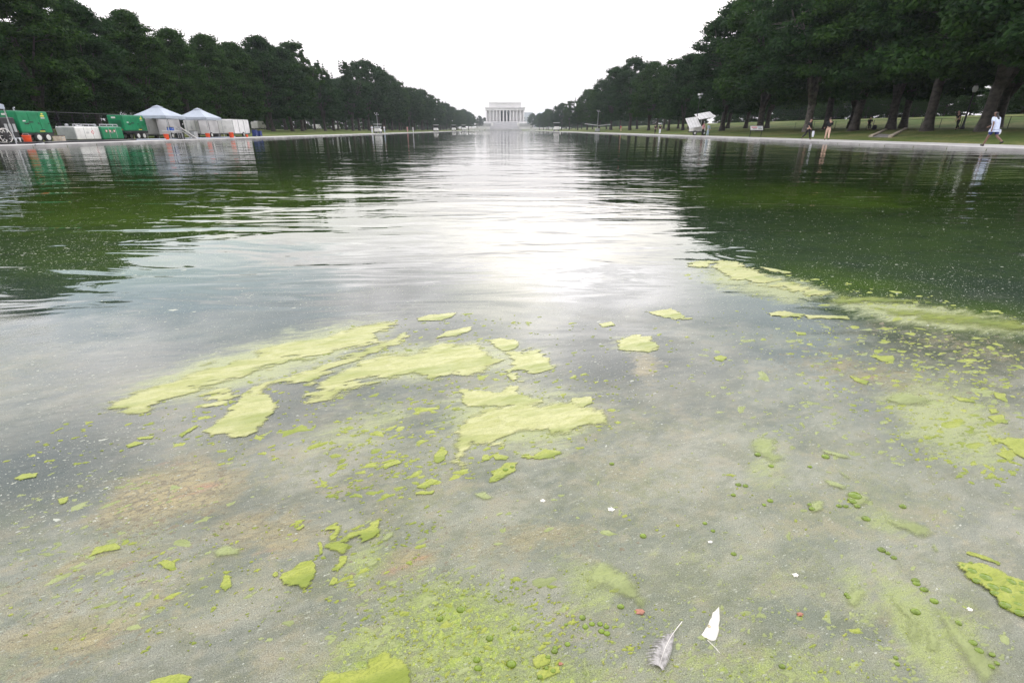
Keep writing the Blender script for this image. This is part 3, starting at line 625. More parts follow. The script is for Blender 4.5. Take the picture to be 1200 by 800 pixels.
mat_obj([H_([(430, 178), (470, 165), (492, 170), (488, 205), (450, 215)])], 'pale green half-moon algae patch left of the bubble cluster', 'algae_faint', .4, .2, .002)
mat_obj([I_([(5, 85), (60, 75), (180, 80), (250, 100), (300, 130), (400, 160), (525, 185), (500, 202), (430, 197), (330, 172), (240, 160), (150, 132), (110, 102), (20, 97)])], 'long pale algae raft at the edge of the dark tree reflection on the right', 'algae_glare', 1.0, 1.0, .004)
mat_obj([I_([(255, 95), (320, 105), (385, 118), (380, 124), (300, 112)])], 'narrow pale algae strip above the raft at the dark reflection', 'algae_glare', .7, .2, .004)
mat_obj([I_([(480, 215), (560, 198), (700, 205), (845, 213), (800, 227), (650, 226), (540, 228)])], 'narrow olive algae band in the right-hand tree reflection', 'algae_olive', .9, .5, .004)
mat_obj([I_([(640, 235), (760, 245), (900, 255), (1060, 270), (1180, 290), (1290, 305), (1290, 335), (1100, 318), (900, 298), (760, 278)])], 'wide olive green algae band running off the right edge', 'algae_olive', .9, .5, .004, tri_budget=90000)
mat_obj([I_([(690, 562), (720, 535), (780, 530), (870, 562), (850, 580), (760, 580)])], 'pale green oval algae patch alone on grey water at the right', 'algae_faint', .4, .2, .003)
mat_obj([I_([(1068, 695), (1130, 690), (1190, 688), (1250, 720), (1240, 790), (1130, 738)])], 'bright algae patch at the right edge below the olive band', 'algae', .8, .6)
mat_obj([I_([(1085, 745), (1120, 742), (1155, 765), (1140, 775)])], 'small bright algae strip just under the right edge patch', 'algae', .6, .3)
mat_obj([I_([(1075, 530), (1120, 538), (1127, 566), (1085, 552)])], 'bright algae fleck right of the pale green oval, thicker one', 'algae', .6, .3)
mat_obj([I_([(930, 543), (1010, 558), (1020, 570), (960, 562)])], 'bright thin algae fleck close to the right end of the pale green oval', 'algae', .6, .3)
mat_obj([I_([(1058, 617), (1110, 608), (1133, 640), (1080, 637)])], 'bright larger algae fleck lower right of the pale oval', 'algae', .6, .3)
mat_obj([I_([(1060, 590), (1090, 590), (1095, 605), (1070, 608)])], 'bright smaller algae fleck just above the larger one lower right of the oval', 'algae', .6, .3)
mat_obj([I_([(645, 405), (735, 405), (735, 430), (690, 424)])], 'small bright algae patch between the olive band and the pale oval', 'algae', .8, .5)
mat_obj([I_([(575, 473), (650, 495), (640, 507), (600, 495)])], 'thin bright algae sliver above left of the pale oval', 'algae', .6, .2)
mat_obj([I_([(108, 412), (130, 404), (158, 412), (140, 426), (112, 422)])], 'tiny bright algae fleck below the raft at the dark reflection', 'algae', .6, .2)
mat_obj([I_([(390, 322), (430, 325), (428, 334), (395, 332)])], 'tiny bright algae fleck under the olive band left end', 'algae', .6, .2)
mat_obj([I_([(295, 258), (350, 250), (425, 263), (415, 275), (310, 267)])], 'pale thin algae line below the raft at the dark reflection, left half', 'algae_glare', .8, .4, .003)
mat_obj([I_([(425, 265), (570, 268), (582, 281), (430, 276)])], 'pale thin algae line below the raft at the dark reflection, right half', 'algae_glare', .8, .4, .003)
mat_obj([I_([(230, 700), (260, 685), (320, 690), (335, 740), (360, 770), (320, 790), (280, 760), (240, 740)])], 'faint yellowish algae cloud below the centre right', 'algae_faint', .8, .6, .002)
mat_obj([I_([(480, 730), (560, 745), (600, 765), (560, 765), (490, 745)])], 'faint yellow algae streak right of the yellowish cloud', 'algae_faint', .6, .2, .002)
mat_obj([G_([(840, 430), (880, 378), (940, 385), (1000, 430), (1060, 520), (1055, 550), (990, 520), (930, 480), (850, 470)])], 'faint olive algae patch above the red leaf', 'algae_faint', 1.0, 1.0, .002)
mat_obj([G_([(662, 720), (700, 697), (728, 710), (725, 735), (685, 752), (665, 742)])], 'bubbly algae lump at bottom centre, upper one of two', 'algae', .4, .2)
mat_obj([G_([(675, 765), (720, 745), (755, 742), (762, 765), (700, 790), (680, 788)])], 'bubbly algae lump at bottom centre, lower one of two', 'algae', .4, .2)
mat_obj([G_([(832, 720), (850, 710), (855, 740), (870, 770), (865, 830), (842, 830), (845, 770), (832, 745)])], 'upright faint algae strip at bottom centre beside the grey feather', 'algae_faint', .4, .2, .002)
# small scraps scattered through the scum, tiny and past counting: one mesh
def scraps(name, regions, matname, size, top, label, nside=9):
    V = []; Fs = []; base = 0
    for (cx, cy, rx, ry, ang, n, k) in regions:
        n = int(n*(1.5 if name != 'brown_scum_scraps' else 1))
        for i in range(n):
            r = math.sqrt(random.random()); a = random.uniform(0, 6.283); ex, ey = rx*r*math.cos(a), ry*r*math.sin(a)
            px = cx+ex*math.cos(R(ang))-ey*math.sin(R(ang)); py = cy+ex*math.sin(R(ang))+ey*math.cos(R(ang))
            if py < 176: continue
            x, y = onplane(px, py)
            if not (PL+.1 < x < PR-.1 and y > PE+.05): continue
            d = math.hypot(x, y)+.6; s0 = size*k*math.exp(random.gauss(0, .55))*d*.55
            el = random.uniform(1.2, 2.6); th = R(22)+random.gauss(0, .35)
            ph = [random.uniform(.40, 1.35) for _ in range(nside)]
            pts = []
            for q in range(nside):
                a = 6.283*q/nside; u0 = s0*el*math.cos(a)*ph[q]; v0 = s0*math.sin(a)*ph[q]
                pts.append((u0*math.cos(th)-v0*math.sin(th), u0*math.sin(th)+v0*math.cos(th)))
            V += [(x+p[0], y+p[1], -.0006) for p in pts]; V += [(x+p[0]*.7, y+p[1]*.7, top) for p in pts]; V.append((x, y, top*random.uniform(.8, 1.6)))
            for q in range(nside):
                q2 = (q+1) % nside; Fs.append((base+q, base+q2, base+nside+q2)); Fs.append((base+q, base+nside+q2, base+nside+q)); Fs.append((base+nside+q, base+nside+q2, base+2*nside))
            base += 2*nside+1
    me = mesh_np(name, V, Fs, M[matname], True)
    for an in ('thick', 'inner'):
        a = me.attributes.new(an, 'FLOAT', 'POINT'); a.data.foreach_set('value', np.tile(np.array([0.25]*nside+[.9]*nside+[1.0], np.float32), len(V)//(2*nside+1)))
    return tag(link(name, me), label, 'algae', kind='stuff')
scraps('algae_scraps', [(400, 470, 200, 60, -14, 190, 1), (560, 500, 180, 60, -10, 200, 1), (480, 540, 120, 40, -15, 130, 1.1), (650, 430, 160, 60, 0, 120, .8), (500, 390, 140, 22, -6, 60, .8), (1080, 450, 160, 60, 14, 170, .9), (1130, 420, 110, 30, 10, 130, .9), (900, 400, 160, 40, 6, 40, .7), (330, 650, 200, 50, -14, 80, .8), (540, 740, 140, 70, 0, 260, .8), (430, 650, 90, 40, -30, 60, .9), (180, 500, 180, 30, -12, 60, .8), (860, 590, 140, 50, 0, 22, .7), (700, 720, 80, 60, 0, 50, .8), (900, 760, 200, 50, 0, 50, .6), (1120, 520, 90, 40, 20, 80, 1), (1000, 350, 200, 18, 8, 90, .9), (200, 690, 200, 80, -14, 60, .6)],
       'algae', .0034, .0016, 'small bright green algae scraps scattered round the rafts')
scraps('faint_algae_scraps', [(600, 620, 600, 180, 0, 500, .9), (1000, 460, 200, 80, 10, 300, 1.2), (540, 740, 160, 80, 0, 300, 1.2), (120, 650, 130, 100, -15, 160, 1), (900, 760, 300, 50, 0, 250, 1)],
       'algae_faint', .0030, .0008, 'dull olive algae scraps drifting in the scum')
M['dust'] = pmat('floating_dust', (.34, .35, .29), .7, .2, 30)
M['brown_scum'] = algae_mat('brown_scum', (.22, .185, .115), (.19, .165, .105), (.15, .135, .09), .8)
scraps('floating_specks', [(600, 520, 640, 330, 0, 5200, .55), (300, 380, 320, 50, -12, 900, .7), (700, 420, 130, 60, 0, 420, .9), (120, 560, 160, 60, -14, 700, .7), (180, 250, 300, 60, 0, 2400, .42), (1000, 270, 300, 90, 0, 3600, .42), (1100, 350, 180, 40, 8, 900, .5), (560, 350, 300, 16, 0, 700, .55), (180, 300, 200, 30, 0, 1200, .5)],
       'dust', .0012, .0004, 'pale specks of dust and scum floating on the water', 5)
scraps('brown_scum_scraps', [(200, 590, 90, 34, -18, 420, 1.2), (300, 615, 70, 24, -10, 90, 1), (620, 640, 140, 36, -8, 130, 1), (470, 660, 90, 36, -25, 110, 1), (120, 665, 120, 34, -14, 180, 1), (90, 740, 140, 40, -20, 170, 1), (1020, 440, 120, 26, 12, 190, 1), (1120, 400, 110, 22, 12, 260, 1), (950, 420, 120, 28, 6, 80, 1)],
       'brown_scum', .0017, .0003, 'brown scraps of dead algae gathered in loose mats', 7)
# dark bubbles on the rafts
BUB = [(1003, 415, 17), (1050, 437, 20), (1018, 447, 13), (1075, 470, 18), (1120, 480, 19), (1138, 452, 17), (1178, 462, 14), (1180, 492, 13), (1118, 532, 19), (1160, 530, 14), (1170, 558, 17), (1082, 490, 13), (1040, 405, 9), (970, 395, 9), (1000, 385, 7), (1146, 505, 9), (1095, 450, 8), (597, 152, 19), (590, 172, 12), (606, 188, 9), (543, 186, 9), (565, 187, 9), (578, 165, 7), (636, 230, 12), (764, 188, 12), (448, 197, 9), (440, 182, 7), (304, 168, 10), (283, 182, 7), (193, 112, 9), (218, 116, 9), (176, 148, 9), (177, 352, 9), (690, 338, 12), (712, 350, 9), (733, 365, 9), (808, 445, 13), (812, 455, 11), (838, 476, 12), (873, 516, 13), (808, 553, 14), (958, 592, 10), (1006, 662, 13), (1028, 690, 14), (1073, 703, 9), (1071, 745, 11), (1090, 733, 8), (345, 742, 10), (740, 712, 8), (745, 735, 8), (77, 246, 7), (105, 272, 7), (260, 8, 9), (307, 47, 8), (496, 15, 12), (442, 50, 8), (568, 495, 8), (575, 505, 7)]
BUB2 = [(415, 545, 13), (898, 595, 9), (920, 605, 9), (903, 620, 10), (922, 628, 10), (837, 573, 11), (847, 605, 9), (870, 595, 9), (970, 535, 11), (1048, 290, 11), (939, 40, 8), (785, 665, 9), (742, 678, 9), (740, 690, 11), (470, 720, 13), (475, 748, 13), (515, 645, 13), (600, 610, 9), (570, 62, 9), (593, 52, 8), (590, 735, 18), (342, 577, 12), (780, 597, 6), (717, 712, 8), (712, 750, 8), (735, 760, 9), (690, 780, 8)]
bub_mesh = MB().lathe([(1.0, -.3), (1.0, .0), (.93, .18), (.74, .33), (.42, .43), (.12, .47)], 14).mesh('algae_bubble', M['bubble'], True)
loose = MB(); brng = random.Random(3)
for L, ox in ((BUB, 800), (BUB2, 400)):
    for bx, by, r in L:
        px, py = ox+bx/2.9625, 530+by/2.9625
        x, y = onplane(px, py); zc = x*FW[0]+y*FW[1]+.37; rr = r/2.9625*zc/FPX*.92
        sc = (rr*random.uniform(1.05, 1.35), rr*random.uniform(.85, 1.1), rr*1.0)
        host = None
        for mo, polys in MATS:
            for p in polys:
                if poly_field(np.array([[x]]), np.array([[y]]), p)[0, 0] > -.006: host = mo
        if host:
            o = link('gas_bubble', bub_mesh, host); o.location = (x-host.location.x, y-host.location.y, .0025); o.scale = sc
        else:
            Mx = Matrix.Translation((x, y, .0005))@Matrix.Diagonal((*sc, 1))
            loose.lathe([(1.0, -.3), (1.0, .0), (.92, .26), (.72, .46), (.42, .60), (.12, .66)], 12, M=Mx)
tag(loose.build('loose_bubbles', M['bubble'], None, True), 'dark green gas bubbles rising singly through the foreground scum', 'bubbles', kind='stuff')

# ------------------------------------------------------------------ feathers, leaf
def feather_grey():
    x, y = onplane(786, 754); root = thing('grey_feather', 'curved grey feather with frayed barbs floating beside the white one', 'feather', (x, y, .004))
    # quill runs from tip (773,782) to base (798,731)
    a = Vector((*onplane(772, 783), 0))-Vector((x, y, 0)); b_ = Vector((*onplane(799, 730), 0))-Vector((x, y, 0))
    side = Vector((-(b_-a).y, (b_-a).x, 0)).normalized(); L = (b_-a).length
    pts = [a.lerp(b_, k/12)+side*(.05*L*math.sin(k/12*math.pi))+Vector((0, 0, .0015)) for k in range(13)]
    MB().tube(pts, [.0002+.0007*k/12 for k in range(13)], 6).build('quill', M['quill'], root, True)
    up = MB(); 
    axis = (b_-a).normalized()
    for k in range(120):
        tt = .02+.78*k/119; p = a.lerp(b_, tt)+side*(.05*L*math.sin(tt*math.pi))
        for sd, wmax in ((1, .24), (-1, .12)):
            w = wmax*L*math.sin(min(1, tt*1.25+.12)*math.pi)**.6
            if sd == 1: w *= random.uniform(.8, 1.12) if k % 9 > 2 else .65
            curl = random.uniform(.8, 1.1)
            q0 = p; q1 = p+side*sd*w*.55-axis*w*.25*curl; q2 = p+side*sd*w-axis*w*.75*curl
            e = axis*L*.0055; z0 = Vector((0, 0, .0012)); z2 = Vector((0, 0, random.uniform(.0008, .0026)))
            up.add([q0-e+z0, q0+e+z0, q1+e*.9+z0*1.6, q1-e*.9+z0*1.6, q2+e*.25+z2, q2-e*.25+z2], [(0, 1, 2, 3), (3, 2, 4, 5)])
    up.build('vane', M['feather_grey'], root)
def feather_white():
    x, y = onplane(834, 731)
    pts = [(842.5, 711), (838, 716), (835, 718), (834, 723), (831.5, 727), (829.5, 733), (826, 737), (824.5, 741), (822, 743.5), (825, 746.5), (829, 748), (831, 749.5), (836, 750.5), (839, 749), (841, 744), (842.6, 738), (842.2, 733), (843.4, 727), (843, 719)]
    P = [Vector((*onplane(*p), 0))-Vector((x, y, 0)) for p in pts]
    c = sum(P, Vector())/len(P); mb = MB(); n = len(P); vs = []
    for k, s_ in enumerate((1.0, .8, .5, .2)):
        zz_ = (.0015, .006, .010, .011)[k]
        vs += [tuple(c+(p-c)*s_+Vector((0, 0, zz_))) for p in P]
    vs += [tuple(Vector((p.x, p.y, -.002))) for p in P]
    fs = [tuple(range(3*n, 4*n))]
    for r_ in range(3):
        for k in range(n): fs.append((r_*n+k, r_*n+(k+1) % n, (r_+1)*n+(k+1) % n, (r_+1)*n+k))
    for k in range(n): fs.append((4*n+k, 4*n+(k+1) % n, (k+1) % n, k))
    mb.add(vs, fs)
    root = thing('white_feather', 'small cupped white feather floating right of the grey one', 'feather', (x, y, 0))
    mb.build('vane', M['feather_white'], root, True)
    a = Vector((*onplane(829, 750), .001))-Vector((x, y, 0)); b2 = Vector((*onplane(848, 770), -.001))-Vector((x, y, 0))
    MB().tube([(c+(P[0]-c)*.9+Vector((0, 0, .007))), c+Vector((0, 0, .0115)), (c+(P[10]-c)*.9+Vector((0, 0, .007)))], [.0003, .0007, .0006], 6).build('shaft', M['quill'], root, True)
    q_ = c+(P[8]-c)*.35; MB().lathe([(.0042, .0), (.0036, .0008), (.001, .0012)], 9, c=(q_.x, q_.y, .0102)).build('cup_shade_blotch', M['cup_shade_blotch'], root)  # brown blotch that paints the shading inside the feather's cup
    MB().tube([a, (a+b2)/2+Vector((.002, 0, 0)), b2], [.0009, .0007, .0005], 6).build('quill', M['quill'], root, True)
M['quill'] = pmat('quill', (.66, .62, .56), .5, .05, 50)
M['feather_grey'] = pmat('feather_grey', (.30, .285, .27), .8, .25, 90, col2=(.16, .15, .14))
M['feather_white'] = pmat('feather_white', (.78, .75, .68), .6, .05, 70)
M['cup_shade_blotch'] = pmat('cup_shade_blotch', (.38, .33, .22), .8, .3, 300)
M['leaf_red'] = pmat('dead_leaf', (.30, .13, .085), .6, .2, 60)
feather_grey(); feather_white()
def small_leaf(px, py, r, label, mat):
    x, y = onplane(px, py); n = 14; vs = [(0, 0, .0025)]
    for k in range(n):
        a = 6.283*k/n; q = r*(.55+.45*abs(math.cos(a*2.5)))*random.uniform(.85, 1.1); vs.append((q*math.cos(a)*1.3, q*math.sin(a)*.9, .001+random.uniform(0, .003)))
    mb = MB().add(vs, [(0, 1+k, 1+(k+1) % n) for k in range(n)]).add([(v[0], v[1], -.002) for v in vs[1:]]+[v for v in vs[1:]], [(k, (k+1) % n, n+(k+1) % n, n+k) for k in range(n)])
    o = mb.build('dead_leaf', mat); o.location = (x, y, 0); tag(o, label, 'leaf')
small_leaf(750, 717, .0085, 'small curled red leaf above left of the grey feather', M['leaf_red'])
small_leaf(657, 778, .004, 'tiny red leaf scrap at bottom centre beside the bubbly lumps', M['leaf_red'])
small_leaf(716, 597, .0085, 'small white down tuft on the grey scum right of centre', M['feather_white'])
small_leaf(948, 657, .011, 'brown rotting leaf scrap left of the bubble trail', M['brown_scum'])
small_leaf(937, 720, .006, 'reddish leaf scrap between the white feather and the faint streak', M['leaf_red'])
for px, py, r, lb in ((636, 587, .006, 'pale down scrap below the leaf-shaped algae patch'), (932, 674, .006, 'pale down scrap midway between the white feather and the bubble cluster'), (832, 635, .005, 'tiny pale down scrap above the white feather on open grey scum'), (1136, 714, .005, 'tiny pale down scrap below the bubble-studded raft')):
    small_leaf(px, py, r, lb, M['feather_white'])

# ------------------------------------------------------------------ trees
def make_tree_mesh(seed, H, Rc, h0, style, nleaf, leaf):
    r = random.Random(seed); g_ = np.random.default_rng(seed)
    mb = MB(); tips = []
    tr = .36*H/20
    fork = h0*r.uniform(.75, 1.0)
    lean = (r.uniform(-.5, .5), r.uniform(-.5, .5))
    P0 = Vector((lean[0]*.4, lean[1]*.4, fork))
    mb.tube([(0, 0, -.5), (0, 0, .15), (lean[0]*.08, lean[1]*.08, 1.0), tuple(P0*.7), tuple(P0), tuple(P0+Vector((0, 0, 1.1))), tuple(P0+Vector((0, 0, 2.2)))], [tr*1.9, tr*1.45, tr*1.05, tr*.95, tr*.98, tr*.7, tr*.3], 10)
    nl = r.randint(5, 7)
    for i in range(nl):
        a = 6.283*i/nl+r.uniform(-.3, .3); sp = r.uniform(.3, .85)*Rc if i else .1*Rc
        top = Vector((sp*math.cos(a), sp*math.sin(a), H*r.uniform(.62, .86)))
        m1 = P0.lerp(top, .4)+Vector((math.cos(a), math.sin(a), 0))*(-.08*Rc); m2 = P0.lerp(top, .72)
        mb.tube([tuple(P0-Vector((0, 0, .5))), tuple(m1), tuple(m2), tuple(top)], [tr*.62, tr*.42, tr*.22, tr*.08], 7)
        for k in range(5):
            s0 = P0.lerp(top, r.uniform(.35, .9)); b2 = a+r.uniform(-1.3, 1.3); ln = r.uniform(.25, .55)*Rc
            e = s0+Vector((math.cos(b2)*ln, math.sin(b2)*ln, r.uniform(-.05, .35)*ln)); mb.tube([tuple(s0), tuple(s0.lerp(e, .5)+Vector((0, 0, .15*ln))), tuple(e)], [tr*.2, tr*.12, tr*.04], 5)
            tips.append(e)
    trunk = mb.mesh('trunk', M['bark'], True)
    # crown: clumps inside an envelope
    cl = []
    N = {'round': 170, 'airy': 105, 'spire': 130}[style]
    while len(cl) < N:
        tt = r.random()**.85; z = h0+(H-h0)*tt
        if style == 'round': prof = math.sin(math.pi*(.20+.80*tt)**.80)**.50 if tt < .999 else 0
        elif style == 'airy': prof = math.sin(math.pi*(.10+.88*tt)**1.25)**.65
        else: prof = max(.10, (1-tt)**.75)*(1.0 if tt > .12 else .7)
        a = r.uniform(0, 6.283); rr = Rc*prof*math.sqrt(r.uniform(.12, 1))*r.uniform(.72, 1.08)
        cr = Rc*r.uniform(.10, .22)*(1.0 if style == 'round' else .85)
        if style == 'spire' and tt > .7: cr *= .5
        z = min(z, H-cr*.55)
        cl.append((rr*math.cos(a), rr*math.sin(a), z, cr))
    if style != 'round':                                   # straggly leaders on top
        for k in range(7):
            a = r.uniform(0, 6.283); rr = r.uniform(.0, .5)*Rc; hb = H*r.uniform(.78, .9)
            for q in range(5):
                cl.append((rr*math.cos(a)+r.uniform(-.2, .2), rr*math.sin(a)+r.uniform(-.2, .2), hb+q*H*.035, Rc*.055*(1.3-q*.17)))
    for e in tips: cl.append((e.x, e.y, max(e.z, h0), Rc*r.uniform(.12, .2)))
    cl = np.array(cl); wts = cl[:, 3]**2; wts /= wts.sum()
    ci = g_.choice(len(cl), nleaf, p=wts)
    d = g_.normal(size=(nleaf, 3)); d /= np.linalg.norm(d, axis=1)[:, None]
    d[:, 2] = np.where(d[:, 2] < -.3, d[:, 2]*.4, d[:, 2])
    rad = cl[ci, 3]*(g_.random(nleaf)**.45)*g_.uniform(.8, 1.25, nleaf)
    P = cl[ci, :3]+d*rad[:, None]*np.array([1.08, 1.08, .92])
    nrm = d*.8+g_.normal(size=(nleaf, 3))*.6+np.array([0, 0, .35]); nrm /= np.linalg.norm(nrm, axis=1)[:, None]
    t1 = np.cross(nrm, g_.normal(size=(nleaf, 3))); t1 /= np.linalg.norm(t1, axis=1)[:, None]; t2 = np.cross(nrm, t1)
    s = leaf*g_.uniform(.55, 1.3, nleaf)[:, None]
    V = np.stack([P-t1*s, P-t2*s*.5, P+t1*s, P+t2*s*.5], 1).reshape(-1, 3); F = np.arange(nleaf*4).reshape(-1, 4)
    return trunk, V, F
VARS = []
for i, (sty, Rc, h0, lm) in enumerate([('round', 7.0, 3.8, 'leaf_a'), ('round', 6.4, 3.2, 'leaf_b'), ('airy', 7.2, 4.4, 'leaf_b'), ('spire', 5.6, 3.2, 'leaf_b'), ('round', 7.6, 4.2, 'leaf_b'), ('airy', 6.2, 3.8, 'leaf_a'), ('round', 6.0, 2.6, 'leaf_a')]):
    tk, V, F = make_tree_mesh(100+i, 20.0, Rc, h0, sty, 44000, .215)
    VARS.append((tk, mesh_np('crown', V, F, M[lm])))
tkp = VARS[0][0].copy(); tkp.materials[0] = M['bark_pale']; tkp.name = 'trunk_pale'
def ordn(n): return str(n)+('th' if 10 <= n % 100 <= 20 else {1: 'st', 2: 'nd', 3: 'rd'}.get(n % 10, 'th'))
def tree(x, y, H, var, label, group, rz=None, w=1.0, pale=False):
    z = float(gz(x, y)); o = thing('elm_tree', label, 'tree', (x, y, z-.02), random.uniform(0, 6.28) if rz is None else rz, group)
    tk, cr = VARS[var]; s = (H-z)/20.0
    link('trunk', tkp if pale else tk, o); link('crown', cr, o)
    o.scale = (s*w, s*w, s); return o
STY = {0: 'full rounded', 1: 'dense dark', 2: 'loose gappy', 3: 'narrow spiky', 4: 'broad spreading', 5: 'loose straggly', 6: 'low bushy'}
def side_rows():
    # front rows: Y list and heights follow the skyline of the photograph
    # left front
    k = 0; Y = 27.0
    prof = lambda px: np.interp(px, [-100, 0, 60, 130, 160, 185, 215, 237, 262, 290, 335, 350, 368, 385, 402, 425, 444, 462, 475, 491, 507, 525, 535, 542, 552, 565], [-130, -95, -60, -4, 20, 16, 30, 33, 42, 42, 38, 50, 66, 76, 72, 74, 76, 90, 103, 104, 113, 122, 131, 127, 134, 138])
    while Y < 640:
        X = -46.0+random.uniform(-1, 1); px = project([[X, Y, CH]])[0][0]; top = prof(px)+random.choice([-3, 0, 0, 4, 9, 12])*(1.0 if px < 480 else .4)
        H = min(htop(px, X, top), 26); 
        v = random.choice([0, 1, 6, 6]) if Y < 120 else (random.choice([3, 5, 3, 2]) if Y < 215 else random.choice([0, 1, 2, 5, 4, 3]))
        k += 1
        tree(X, Y, H, v, '%s elm in the waterside row on the left bank, %s from the camera' % (STY[v], ordn(k)), 'elms along the left bank, waterside row', w=1.05 if H > 18 else 1.08)
        Y += 8.8 if Y < 120 else (12 if Y < 300 else 17)
    k = 0; Y = 30.0
    while Y < 640:
        X = -61.0+random.uniform(-1.5, 1.5); px = project([[X, Y, CH]])[0][0]; H = min(max(htop(px, X, prof(px)+20), 11), 22)
        v = random.choice([0, 1, 4, 2]); k += 1
        tree(X, Y, H, v, '%s elm in the second row back on the left bank, %s from the camera' % (STY[v], ordn(k)), 'elms along the left bank, second row', w=1.15)
        Y += 12 if Y < 200 else 18
    k = 0; Y = 26.0
    while Y < 760:
        X = -84.0+random.uniform(-5, 5); v = random.choice([6, 1, 6]); k += 1
        o = tree(X, Y, random.uniform(12, 16), v, '%s tree at the far back of the left bank, %s from the camera' % (STY[v], ordn(k)), 'trees at the back of the left bank', w=1.3); o.location.z -= 2.6
        Y += 9 if Y < 200 else 16
    # right
    profr = lambda px: np.interp(px, [620, 634, 645, 655, 672, 684, 692, 706, 716, 740, 765, 779, 792, 808, 820, 832, 838, 850, 900, 1000, 1300], [139, 134, 127, 122, 118, 110, 100, 98, 80, 68, 74, 72, 70, 58, 52, 38, 15, -6, -40, -110, -300])
    fixed = [(1240, 40, 4), (1152, 40.5, 0), (1086, 41, 4), (1043, 44, 1), (1000, 41, 0), (968, 45, 4), (946, 39.5, 4), (890, 40, 0), (846, 40, 1), (800, 41, 1), (783, 40, 5), (760, 40, 0), (738, 40, 2), (716, 41, 1), (702, 40, 0), (688, 41, 0), (677, 40, 3), (667, 40, 5), (658, 40, 1), (650, 40, 3), (643, 40, 0), (637, 40, 1), (632, 40, 0)]
    for k, (px, X, v) in enumerate(fixed):
        Y = onX(px, X); H = min(htop(px, X, profr(px)), 23.5) if px < 850 else random.uniform(21, 23.5)
        tree(X, Y, H, v, '%s elm in the waterside row on the right bank, %s from the camera' % (STY[v], ordn(k+1)) if px != 946 else 'elm with a pale leaning trunk behind the walker in black on the right bank', 'elms along the right bank, waterside row', w=1.12, pale=(px == 946))
    k = 0; Y = 34.0
    while Y < 640:
        X = 56.0+random.uniform(-1.5, 1.5); px = project([[X, Y, CH]])[0][0]; H = max(12, min(htop(px, X, profr(px)+14), 22)); k += 1
        v = random.choice([0, 1, 4])
        tree(X, Y, H, v, '%s elm in the second row back on the right bank, %s from the camera' % (STY[v], ordn(k)), 'elms along the right bank, second row', w=1.1)
        Y += 13 if Y < 200 else 20
    k = 0; Y = 24.0
    while Y < 760:
        X = 96.0+random.uniform(-5, 5); k += 1; v = random.choice([6, 1, 6])
        o = tree(X, Y, random.uniform(14, 18), v, '%s tree on the rise behind the right bank, %s from the camera' % (STY[v], ordn(k)), 'trees on the rise behind the right bank', w=1.3); o.location.z -= 2.8
        Y += 8 if Y < 200 else 15
side_rows()
for k in range(16):
    sx = -1 if k < 8 else 1; X = sx*(66+13*(k % 8)); o = tree(X, 690+random.uniform(-12, 12), random.uniform(13, 17), [6, 1][k % 2], 'hazy tree behind the %s corner of the pool, %s from the middle' % ('left' if sx < 0 else 'right', ordn(k % 8+1)), 'hazy trees crossing behind the far end', w=1.3); o.location.z -= 2.6

for k, (px, top, X, Y) in enumerate([(553, 134, None, 700), (562, 136, None, 760), (568, 138, None, 820), (624, 133, None, 760), (632, 133, None, 700), (641, 128, None, 660), (549, 131, None, 655)]):
    d = ray(px, 152); X = d[0]/d[1]*Y; H = htop(px, X, top)
    tree(X, Y, H, [0, 1, 6][k % 3], 'hazy tree beside the memorial terraces, %s from the left' % ordn(k+1 if k < 6 else 7), 'hazy trees beside the memorial', w=1.2)

# shrubs far right back, seen under the crowns
def shrub(px, X, hpx, label):
    Y = onX(px, X); o = thing('shrub', label, 'shrub', (X, Y, float(gz(X, Y))), 0, 'shrubs on the rise behind the right bank'); tk, cr = VARS[6]
    link('stem', tk, o); link('foliage', cr, o); s = hpx/20; o.scale = (s*1.6, s*1.6, s)
for i, (px, X, h_) in enumerate([(1010, 84, 5.5), (1035, 88, 6.5), (1065, 86, 4.2), (1100, 84, 4.5), (1130, 86, 5), (1160, 84, 6), (1190, 82, 5), (975, 90, 6), (1220, 80, 5)]):
    shrub(px, X, h_, 'pale green bushy shrub on the rise behind the right bank, %s from the left' % ordn([7, 0, 1, 2, 3, 4, 5, 6, 8].index(i)+1))

for px, h_, lb in ((52, 7, 'dark shrub seen through the wire fence beside the large green generator'), (72, 7, 'dark shrub seen through the wire fence above the white tank'), (88, 6, 'dark shrub seen through the wire fence above the green tank')):
    shrub(px, -58, h_, lb); C.objects[-3]['group'] = 'shrubs behind the wire fence'
